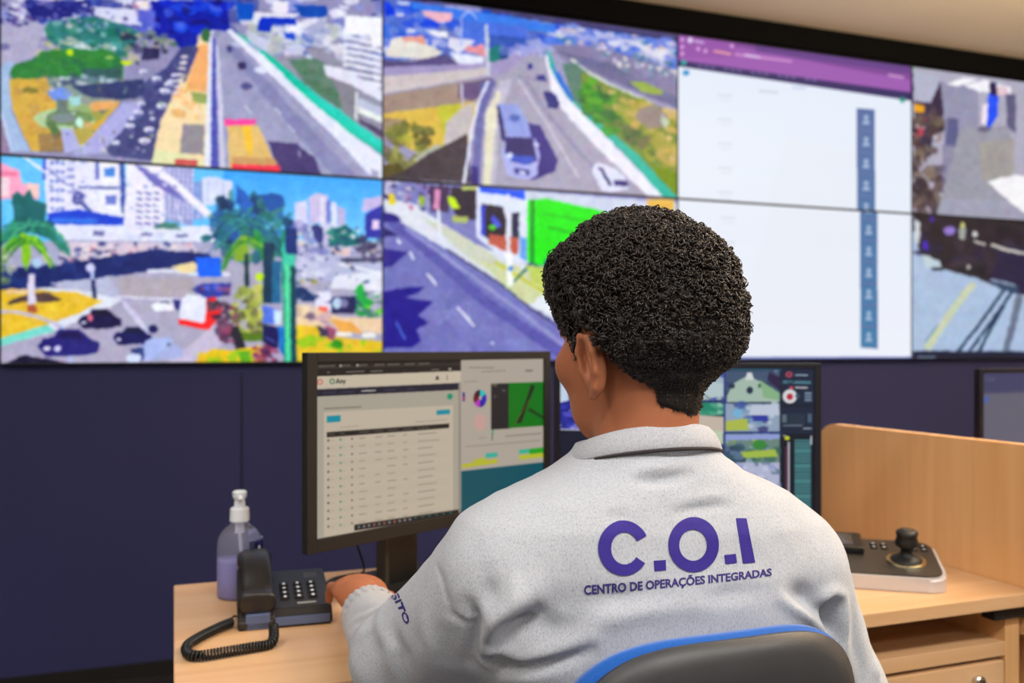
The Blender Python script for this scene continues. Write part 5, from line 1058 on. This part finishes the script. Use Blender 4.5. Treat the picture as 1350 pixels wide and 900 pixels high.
def hand(P, W, d, side, z0):
    """relaxed hand: palm, four fingers curling down and a thumb leaving the side of the palm"""
    d = np.array([d[0], d[1], 0.]); d /= np.linalg.norm(d); s = np.array([d[1], -d[0], 0])*side; up = np.array([0, 0, 1.]); W = np.array(W); W = W+up*(z0-W[2])
    def Q(a, b, c_): return W+d*a+s*b+up*c_
    R = np.stack([s, d, up], 1)
    q = ell(P, Q(.055, .002, .008), (.042, .054, .0215), R); q = sm(q, ell(P, Q(.05, .022, -.002), (.02, .034, .016), R), .01); q = sm(q, rc(P, Q(-.02, 0, 0), Q(.02, 0, .002), .027, .028), .02)
    for k, (b, L, r) in enumerate(((.029, .040, .0092), (.010, .044, .0095), (-.010, .041, .0090), (-.029, .033, .0080))):
        x = .090-.006*abs(k-1); p0, p1, p2, p3 = Q(x-.03, b*.9, .006), Q(x, b, .008), Q(x+L*.95, b*1.1, .002), Q(x+L*1.45, b*1.12, -.014)
        fq = sm(sm(rc(P, p0, p1, r*1.1, r*1.12), rc(P, p1, p2, r*1.08, r), .003), rc(P, p2, p3, r, r*.82), .003); fq = sm(fq, rc(P, p3, Q(x+L*1.62, b*1.12, -.024), r*.85, r*.75), .003)
        q = sm(q, fq, .004)
    t0, t1, t2, t3 = Q(.015, .026, -.002), Q(.045, .046, -.008), Q(.072, .053, -.013), Q(.092, .050, -.017)
    return sm(q, sm(sm(rc(P, t0, t1, .014, .0115), rc(P, t1, t2, .0115, .0102), .004), rc(P, t2, t3, .0102, .008), .003), .006)
def lowbody(P):
    d = rc(P, LS, LE, .045, .038); d = sm(d, rc(P, LE, LW, .038, .027), .02)
    d = np.minimum(d, sm(rc(P, RS, RE, .045, .038), rc(P, RE, RW, .038, .027), .02))
    d = sm(d, rc(P, (.40, -.88, .93), (.66, -.88, .92), .06, .06), .04); d = sm(d, rc(P, (.525, -.87, .90), (.52, -.86, .55), .105, .10), .06)
    d = sm(d, rc(P, (.515, -.885, .93), (.515, -.89, 1.06), .06, .056), .04)
    for x, k in ((.44, .41), (.60, .64)):
        d = sm(d, rc(P, (x, -.86, .54), (k, -.46, .53), .07, .05), .04); d = sm(d, rc(P, (k, -.46, .53), (k, -.42, .10), .05, .033), .03)
    d = sm(d, hand(P, (LW[0]-.006, LW[1], LW[2]), (.0, 1), 1, .814), .012); d = sm(d, hand(P, RW, (-.2, 1), -1, .782), .012)
    return d
v1, F1 = nets(head, (.40, -1.0, 1.02), (.63, -.72, 1.35), .0027)
v2, F2 = nets(lambda P: lowbody(P), (.17, -1.0, .05), (.91, -.21, 1.10), .0062)
v3, F3 = nets(lambda P: hand(P, (LW[0]-.006, LW[1], LW[2]), (.0, 1), 1, .814), (.19, -.52, .75), (.37, -.28, .87), .0026)
v4, F4 = nets(lambda P: hand(P, RW, (-.2, 1), -1, .782), (.66, -.65, .74), (.89, -.42, .84), .0026)
# coarse hands are replaced by the fine ones
hcut = (v2[:, 1] > -.465) & (v2[:, 2] > .74) & (v2[:, 0] < .42) | (v2[:, 1] > -.597) & (v2[:, 2] > .74) & (v2[:, 0] > .6)
F2 = F2[~hcut[F2].any(1)]
vt = np.concatenate([v1, v2, v3, v4]); o1, o2, o3 = len(v1), len(v1)+len(v2), len(v1)+len(v2)+len(v3)
F = np.concatenate([F1, F2+o1, F3+o2, F4+o3])
body = mesh_np('body', vt, F, M_SKIN, who)

# --- hair: a dense crown of curls over a short tapered nape
def sst(t): t = np.clip(t, 0, 1); return t*t*(3-2*t)
def hair(P):
    q = P-np.array(HC); x = q@s_; y = q@f_; z = q@u_
    sk = head(P, ())
    bk = sst(-y/.07); zc = .004-.080*bk; rw = .095-.040*bk
    d = sk-(.0068+.0325*sst((z-zc)/rw)+.004*sst((z-.04)/.04)*(1-sst((z-.09)/.03)))
    d = np.maximum(d, y-(.058+.55*np.clip(z-.0, -.03, .08)))                       # hairline over the brow
    lim = np.where(y > -.078, .006-2.6*np.clip(-.048-y, 0, .2), -1)+.0       # above and behind the ears
    lim = lim-.034*np.exp(-((y-.018)/.010)**4)*(np.abs(x) > .05)
    lim = np.maximum(lim, -.104+.35*np.abs(x))
    return np.maximum(d, lim-z)
HAIRMAT = mat('black_hair', (26, 21, 18), .5, vary=.4, vscale=60, spec=.35)
M_CURL = mat('black_curl', (38, 29, 24), .38, vary=.5, vscale=60, spec=.6)
vh, Fh = nets(lambda P: hair(P)+.004, (.38, -1.03, 1.09), (.66, -.72, 1.39), .0045)
nh = vnormals(vh, Fh)
for i in range(len(vh)):
    lw = min(1, max(.12, ((vh[i]-HC)@u_+.075)/.05)); nz = noise.noise(Vector(vh[i])*70)*.004+noise.noise(Vector(vh[i])*150)*.0025; vh[i] += nh[i]*nz*lw
hair_o = mesh_np('hair', vh, Fh, HAIRMAT, who)
R = random.Random(3); cand = [i for i in range(len(vh)) if (vh[i]-HC)@f_ < .075]
CV, CF_ = [], []; base = 0; SEG, SD = 11, 4
zrel = (vh-HC)@u_
for k in range(15000):
    i = R.choice(cand); p = vh[i]; n = nh[i]; z = zrel[i]
    low = min(1, max(0, (z+.055)/.07)); rad = (.0012+.0025*low)*R.uniform(.6, 1.3); tr = .00055+.00045*low*R.uniform(.5, 1.5)
    if z < -.05 and R.random() < min(.9, (-.05-z)/.06): continue
    ax = np.array([R.gauss(0, 1) for _ in range(3)]); ax = ax/np.linalg.norm(ax)*.8+n*R.uniform(-.3, .8); ax /= np.linalg.norm(ax)
    e1 = np.cross(ax, [.3, .5, .81]); e1 /= np.linalg.norm(e1); e2 = np.cross(ax, e1)
    c0 = p+n*(.0005+.0045*low*R.random())-ax*rad; turns = R.uniform(.8, 1.9); ph0 = R.uniform(0, 6.28); pitch = rad*R.uniform(.7, 1.5)
    t = np.linspace(0, 1, SEG); a = ph0+t*turns*2*math.pi; rr = rad*(1-.35*t)
    C0 = c0+np.outer(np.cos(a)*rr, e1)+np.outer(np.sin(a)*rr, e2)+np.outer(t*turns*pitch, ax)
    D = np.outer(np.cos(a), e1)+np.outer(np.sin(a), e2); wv = tr*np.sin(np.pi*np.clip(t*.9+.08, 0, 1))**.5
    for s in range(SD):
        b = 2*math.pi*s/SD; CV.append(C0+D*(wv*math.cos(b))[:, None]+ax*(wv*math.sin(b))[:, None])
    for s in range(SD):
        q = (s+1) % SD; r0 = np.arange(SEG-1); CF_.append(np.stack([base+s*SEG+r0, base+q*SEG+r0, base+q*SEG+r0+1, base+s*SEG+r0+1], -1))
    base += SD*SEG
cu = mesh_np('curls', np.concatenate(CV), np.concatenate(CF_), M_CURL, hair_o)
cu['kind'] = 'stuff'
# eyes
for s in (-1, 1):
    bm = bmesh.new(); bmesh.ops.create_uvsphere(bm, u_segments=20, v_segments=14, radius=.0118); bmesh.ops.translate(bm, verts=bm.verts, vec=H(s*.031, .0805, -.004)); e = obj('eye', bm, M_WHITE, who, smooth=True, world=True)
    bm = bmesh.new(); bmesh.ops.create_uvsphere(bm, u_segments=16, v_segments=10, radius=.0058); bmesh.ops.translate(bm, verts=bm.verts, vec=H(s*.031, .0875, -.004)); obj('iris', bm, M_BLACKG, e, smooth=True, world=True)
    bm = tube(bmesh.new(), [H(s*.014, .098, .018), H(s*.03, .098, .023), H(s*.048, .084, .018)], [.0022, .0026, .0015], 6); obj('eyebrow', bm, HAIRMAT, who, smooth=True, world=True)

# --- sweatshirt
ZL = [.50, .56, .66, .78, .88, .95, 1.00, 1.03, 1.055, 1.075, 1.09]
AL = [.195, .185, .185, .193, .205, .212, .208, .172, .116, .085, .078]
BL_ = [.150, .142, .135, .138, .140, .134, .120, .105, .092, .082, .074]
YL = [-.855, -.855, -.858, -.862, -.868, -.872, -.876, -.880, -.884, -.885, -.885]
CXL = [.525, .525, .525, .525, .527, .528, .526, .522, .518, .517, .517]
def shirt(P):
    x, y, z = P[..., 0], P[..., 1], P[..., 2]; zs = z+.055*(x-.525)*np.clip((1.06-z)/.06, 0, 1)
    a, b, yc, xc = (np.interp(zs, ZL, L_) for L_ in (AL, BL_, YL, CXL)); X, Y = (x-xc)/a, (y-yc)/b
    k = (np.abs(X)**2.4+np.abs(Y)**2.4)**(1/2.4); d = (k-1)*np.minimum(a, b)*.9; d = np.maximum(d, z-1.088); d = np.maximum(d, .49-z)
    la = rc(P, LS, (LE[0]+.003, LE[1]-.01, LE[2]+.004), .076, .060); la = sm(la, rc(P, LE, (LW[0], LW[1]+.008, LW[2]), .059, .039), .03)
    ra = rc(P, RS, (RE[0], RE[1], RE[2]), .078, .060); ra = sm(ra, rc(P, RE, (RW[0], RW[1], RW[2]), .058, .038), .03)
    d = sm(d, rc(P, (.40, -.885, .965), (.65, -.885, .955), .066, .066), .05)
    d = sm(d, la, .035); d = sm(d, ra, .028)
    d = np.maximum(d, ell(P, (LW[0], LW[1]+.035, LW[2]), (.03, .012, .03))*-1) if False else d
    return d
vsn, Fs = nets(shirt, (.13, -1.06, .47), (.95, -.42, 1.11), .0044)
# trim at the cuffs
def cut(vt, F, c0, d):
    d = np.array(d, float); d /= np.linalg.norm(d); m = ((vt-np.array(c0))@d > 0) & (np.linalg.norm(vt-np.array(c0), axis=1) < .09); return F[~m[F].any(1)]
nl = np.array(LW)-np.array(LE); nr = np.array(RW)-np.array(RE)
Fs = cut(vsn, Fs, LW, nl); Fs = cut(vsn, Fs, RW, nr)
ns = vnormals(vsn, Fs)
bvh = BVHTree.FromPolygons([Vector(v) for v in vsn], [list(map(int, q)) for q in Fs])
def hit(x, y, tree=None):
    r = (tree or bvh).ray_cast(CAM, ray(x, y).normalized()); return r[0], r[1]
# creases (negative) and rolls (positive) of the cloth
FOLDS = [(-.0050, .0065, (838, 634, 862, 633, 885, 630, 908, 625)), (.0028, .009, (835, 621, 870, 618, 905, 614)), (-.0022, .008, (762, 628, 790, 622, 815, 619)),
         (-.0035, .006, (893, 676, 915, 671, 935, 667, 958, 664)), (.002, .008, (890, 664, 930, 657, 955, 655)), (-.0018, .006, (800, 682, 825, 680)),
         (-.0130, .011, (655, 842, 672, 830, 690, 822, 705, 812)), (.0120, .014, (636, 868, 642, 840, 655, 812, 680, 792, 702, 782)), (-.0100, .010, (622, 872, 625, 845, 628, 820, 618, 800)),
         (-.0160, .008, (645, 868, 655, 868, 668, 872)), (.0070, .011, (655, 856, 690, 862, 730, 856, 775, 842)), (-.0060, .007, (668, 874, 700, 876, 740, 868, 780, 856)), (.0050, .012, (650, 894, 700, 890, 745, 880)),
         (-.0030, .014, (700, 825, 715, 818, 728, 800)), (-.0024, .004, (590, 806, 604, 816, 618, 826)), (-.0020, .003, (568, 728, 576, 745, 583, 765, 590, 790, 596, 808)),
         (-.0035, .012, (640, 760, 646, 785, 640, 810)), (.0030, .014, (668, 770, 690, 768)), (-.0035, .010, (520, 830, 530, 860, 535, 895)), (.0030, .012, (505, 800, 512, 850, 516, 895)), (.0030, .012, (560, 800, 565, 850, 560, 895)),
         (-.0020, .008, (462, 812, 480, 803, 500, 798)), (-.0025, .006, (452, 840, 465, 822, 495, 808)), (.002, .008, (455, 860, 470, 840, 500, 822)),
         (-.0210, .011, (1096, 792, 1097, 808, 1096, 825, 1099, 845)), (-.0090, .012, (1045, 782, 1060, 786, 1072, 798, 1082, 815)), (.0070, .008, (1080, 792, 1095, 783, 1110, 784)), (.0070, .008, (1028, 788, 1045, 800, 1070, 815, 1090, 838, 1100, 855)),
         (-.0140, .006, (1094, 800, 1094, 815, 1095, 832)), (.0060, .009, (1114, 790, 1113, 815, 1110, 845, 1112, 880)), (-.0040, .010, (1128, 810, 1130, 850, 1136, 890)), (.0035, .010, (1145, 830, 1150, 870, 1156, 895)), (-.0030, .008, (1118, 740, 1126, 770, 1130, 800)),
         (-.0030, .012, (770, 800, 800, 792, 830, 787, 862, 782)), (.0035, .012, (745, 822, 800, 812, 860, 803, 930, 797)), (-.0025, .010, (930, 790, 970, 782, 1005, 776)), (-.003, .010, (700, 838, 720, 830, 750, 822, 790, 812))]
dsp = np.zeros(len(vsn))
for amp, sg, pl_ in FOLDS:
    P3 = [hit(pl_[i], pl_[i+1])[0] for i in range(0, len(pl_), 2)]; P3 = [np.array(p) for p in P3 if p is not None]
    if len(P3) < 2: continue
    Dm = np.full(len(vsn), 9.); tm = np.zeros(len(vsn)); nseg = len(P3)-1
    for si, (a, b) in enumerate(zip(P3, P3[1:])):
        d = b-a; t = np.clip(((vsn-a)@d)/(d@d+1e-12), 0, 1); q = np.linalg.norm(vsn-a-t[:, None]*d, axis=1); m = q < Dm; Dm[m] = q[m]; tm[m] = (si+t[m])/nseg
    dsp += 1.45*amp*np.exp(-(Dm/sg)**2)*(.35+.65*np.sin(np.pi*np.clip(tm, .0, 1)))
for i in range(len(vsn)):
    p = Vector(vsn[i]); q = Vector((p.x*9, p.y*9, p.z*22)); dsp[i] += noise.noise(q)*.0022+noise.noise(p*40)*.0008
vsn = vsn+ns*dsp[:, None]
def fabric(name, c1, c2, dark):
    m = bpy.data.materials.new(name); m.use_nodes = True; nt = m.node_tree; b = nt.nodes['Principled BSDF']; b.inputs['Roughness'].default_value = .95; b.inputs['Specular IOR Level'].default_value = .1
    b.inputs['Sheen Weight'].default_value = .15
    tc = nt.nodes.new('ShaderNodeTexCoord'); n1 = nt.nodes.new('ShaderNodeTexNoise'); n1.inputs['Scale'].default_value = 620; n1.inputs['Detail'].default_value = 5
    mp = nt.nodes.new('ShaderNodeMapping'); mp.inputs['Scale'].default_value = (1, 1, .55); nt.links.new(tc.outputs['Object'], mp.inputs[0]); nt.links.new(mp.outputs[0], n1.inputs['Vector'])
    cr = nt.nodes.new('ShaderNodeValToRGB'); cr.color_ramp.elements[0].position = .30; cr.color_ramp.elements[0].color = (*lin(dark), 1); cr.color_ramp.elements[1].position = .62; cr.color_ramp.elements[1].color = (*lin(c2), 1)
    e = cr.color_ramp.elements.new(.44); e.color = (*lin(c1), 1); nt.links.new(n1.outputs[0], cr.inputs[0]); nt.links.new(cr.outputs[0], b.inputs['Base Color'])
    n2 = nt.nodes.new('ShaderNodeTexNoise'); n2.inputs['Scale'].default_value = 500; nt.links.new(mp.outputs[0], n2.inputs['Vector'])
    bp = nt.nodes.new('ShaderNodeBump'); bp.inputs['Distance'].default_value = .0006; bp.inputs['Strength'].default_value = .7; nt.links.new(n2.outputs[0], bp.inputs['Height']); nt.links.new(bp.outputs[0], b.inputs['Normal'])
    return m
M_SW = fabric('light_grey_marl', (182, 186, 194), (193, 196, 203), (163, 167, 176)); M_RIB = fabric('grey_rib_knit', (178, 180, 187), (190, 191, 197), (160, 162, 170))
sw = mesh_np('sweatshirt', vsn, Fs, M_SW, who)
sw['label'] = 'light grey marl sweatshirt with violet lettering on the back'
bvh = BVHTree.FromPolygons([Vector(v) for v in vsn], [list(map(int, q)) for q in Fs])
# collar
def ringloft(prof, cx, cy, drop, sx=1.0, sy=.92, n=72, tilt=0):
    bm = bmesh.new(); R = []
    for r, z in prof:
        R.append([bm.verts.new((cx+r*sx*math.cos(a), cy+r*sy*math.sin(a), z-drop*(1+math.sin(a))/2+tilt*math.cos(a))) for a in [2*math.pi*k/n for k in range(n)]])
    for A, C_ in zip(R, R[1:]):
        for k in range(n): bm.faces.new((A[k], A[(k+1) % n], C_[(k+1) % n], C_[k]))
    bmesh.ops.recalc_face_normals(bm, faces=bm.faces); return bm
bm = ringloft([(.060, 1.055), (.062, 1.090), (.066, 1.110), (.071, 1.116), (.077, 1.115), (.083, 1.109), (.088, 1.100), (.0905, 1.092), (.0900, 1.090), (.086, 1.091), (.083, 1.06)], .517, -.884, .045, 1.0, .95)
clr = obj('collar', bm, M_RIB, sw, smooth=True, world=True)
tp = [(.517+.0905*math.cos(a), -.884+.0905*.95*math.sin(a), 1.0890-.045*(1+math.sin(a))/2) for a in [math.radians(205+126*k/30) for k in range(31)]]
obj('neck_tape', tube(bmesh.new(), tp, [.0006+.0014*math.sin(math.pi*k/30)**.5 for k in range(31)], 8), mat('dark_neck_tape', (52, 44, 46), .8), sw, smooth=True, world=True)
# cuffs
for W_, nn, rr in ((LW, nl, .0415), (RW, nr, .039)):
    d = Vector(nn).normalized(); a = d.orthogonal().normalized(); b = d.cross(a); bm = bmesh.new(); R = []
    for off, r in ((-.045, rr*1.04), (-.03, rr*1.05), (-.005, rr*1.0), (.004, rr*.96), (.004, rr*.86), (-.01, rr*.82)):
        R.append([bm.verts.new(Vector(W_)+d*off+(a*math.cos(t)+b*math.sin(t))*(r+.0008*math.cos(t*24))) for t in [2*math.pi*k/96 for k in range(96)]])
    for A, C_ in zip(R, R[1:]):
        for k in range(96): bm.faces.new((A[k], A[(k+1) % 96], C_[(k+1) % 96], C_[k]))
    obj('cuff', bm, M_RIB, sw, smooth=True, world=True)
# seams
M_SEAM = mat('seam_shadow', (150, 150, 158), .9)
def on_cloth(px, off=.0004):
    out = []
    for x, y in px:
        p, n = hit(x, y)
        if p is not None: out.append(p+n*off)
    return out
# --- lettering, embroidered on the back
M_VIO = mat('violet_embroidery', (50, 34, 138), .7, vary=.12, vscale=300, bump=(1200, .0005)); M_NAV = mat('dark_violet_thread', (58, 48, 120), .7)
def draped(tri_px, faces, m, name, off=.0009):
    vs_, ok = [], []
    for x, y in tri_px:
        p, n = hit(x, y); ok.append(p is not None); vs_.append((p+n*off) if p is not None else Vector((0, 0, 0)))
    keep = [f for f in faces if all(ok[i] for i in f)]; bm = bmesh.new(); V = [bm.verts.new(v) for v in vs_]
    for f in keep:
        try: bm.faces.new([V[i] for i in f])
        except ValueError: pass
    bmesh.ops.delete(bm, geom=[v for v in bm.verts if not v.link_faces], context='VERTS')
    bmesh.ops.solidify(bm, geom=bm.faces[:], thickness=.0006)
    return obj(name, bm, m, sw, world=True)
def ring_px(cx, cy, ro, ri, a0, a1, n=60, m=5, rot=0, inner=None):
    P, Fq = [], []; ic = inner or (cx, cy)
    for i in range(n+1):
        a = math.radians(a0+(a1-a0)*i/n)
        for j in range(m+1):
            t = j/m; P.append(((ic[0]+ri[0]*math.cos(a))*(1-t)+(cx+ro[0]*math.cos(a))*t, (ic[1]+ri[1]*math.sin(a))*(1-t)+(cy+ro[1]*math.sin(a))*t))
    for i in range(n):
        for j in range(m): a = i*(m+1)+j; Fq.append((a, a+1, a+m+2, a+m+1))
    return P, Fq
def quad_px(q, n=8, m=8):
    P, Fq = [], []
    for i in range(n+1):
        for j in range(m+1):
            u, v = i/n, j/m; P.append(tuple((q[0][k]*(1-u)+q[1][k]*u)*(1-v)+(q[3][k]*(1-u)+q[2][k]*u)*v for k in (0, 1)))
    for i in range(n):
        for j in range(m): a = i*(m+1)+j; Fq.append((a, a+1, a+m+2, a+m+1))
    return P, Fq
def cpx(x, y): return 740+x/3.9706, 640+y/3.9706
draped(*ring_px(*cpx(325, 327), (33.5, 36), (18, 21), 33, 333, inner=cpx(330, 328)), M_VIO, 'letter')
draped(*quad_px([cpx(483, 392), cpx(545, 388), cpx(547, 442), cpx(487, 447)]), M_VIO, 'letter')
draped(*ring_px(*cpx(690, 309), (33, 36), (18.5, 20.5), 0, 360, inner=cpx(687, 311)), M_VIO, 'letter')
draped(*quad_px([cpx(852, 363), cpx(911, 356), cpx(918, 404), cpx(858, 411)]), M_VIO, 'letter')
draped(*quad_px([cpx(913, 170), cpx(967, 171), cpx(1013, 402), cpx(950, 407)], 6, 24), M_VIO, 'letter')
def text_px(s, fn, m, name, bold=.0):
    cu_ = bpy.data.curves.new('t', 'FONT'); cu_.body = s; cu_.size = 1; cu_.resolution_u = 3; cu_.offset = bold
    o = bpy.data.objects.new('t', cu_); col.objects.link(o); dg = bpy.context.evaluated_depsgraph_get(); me = bpy.data.meshes.new_from_object(o.evaluated_get(dg)); bpy.data.objects.remove(o)
    co = [v.co.copy() for v in me.vertices]; fs = [tuple(p.vertices) for p in me.polygons]; x0, x1 = min(c_.x for c_ in co), max(c_.x for c_ in co)
    return draped([fn((c_.x-x0)/(x1-x0), c_.y/.72) for c_ in co], fs, m, name, .0008)
def sub(u, v):
    bx, by = cpx(120+980*u, 568-98*u+26*u*(1-u)); h = (48-9*u)/3.9706; return bx+.16*h*v*0+(-.03)*h*v, by-h*v
text_px('CENTRO DE OPERAÇÕES INTEGRADAS', sub, M_NAV, 'lettering', .022)
def slv(u, v):
    p0, p1 = Vector((509, 772)), Vector((536.5, 823)); q = p0.lerp(p1, u); n = Vector((.86, -.42)); q = q+Vector((4, -3))*math.sin(math.pi*u)*.5; h = 10.5-2.5*u; return q.x-2+n.x*h*v, q.y+n.y*h*v
text_px('NSITO', slv, M_NAV, 'lettering', .012)
tagp = quad_px([(457.5, 792), (464, 788), (466, 792), (460, 796)], 2, 2)

# --- trousers and shoes (below the desk)
def trous(P):
    d = rc(P, (.47, -.87, .54), (.58, -.87, .54), .11, .11)
    for x, k in ((.44, .41), (.60, .64)):
        g = sm(rc(P, (x, -.86, .545), (k, -.46, .535), .088, .068), rc(P, (k, -.46, .53), (k, -.42, .12), .066, .052), .03); d = sm(d, g, .03)
    return np.maximum(np.maximum(d, .075-P[..., 2]), P[..., 2]-.64)
vq, Fq = nets(trous, (.30, -1.02, .05), (.76, -.33, .68), .009); mesh_np('trousers', vq, Fq, mat('dark_denim', (40, 44, 62), .85, vary=.15, vscale=80), who)
for k in (.41, .64):
    vq, Fq = nets(lambda P: np.maximum(sm(ell(P, (k, -.36, .045), (.046, .13, .045)), ell(P, (k, -.42, .075), (.042, .06, .06)), .03), .003-P[..., 2]), (k-.07, -.52, -.01), (k+.07, -.2, .16), .006); mesh_np('shoe', vq, Fq, M_BLACKM, who)
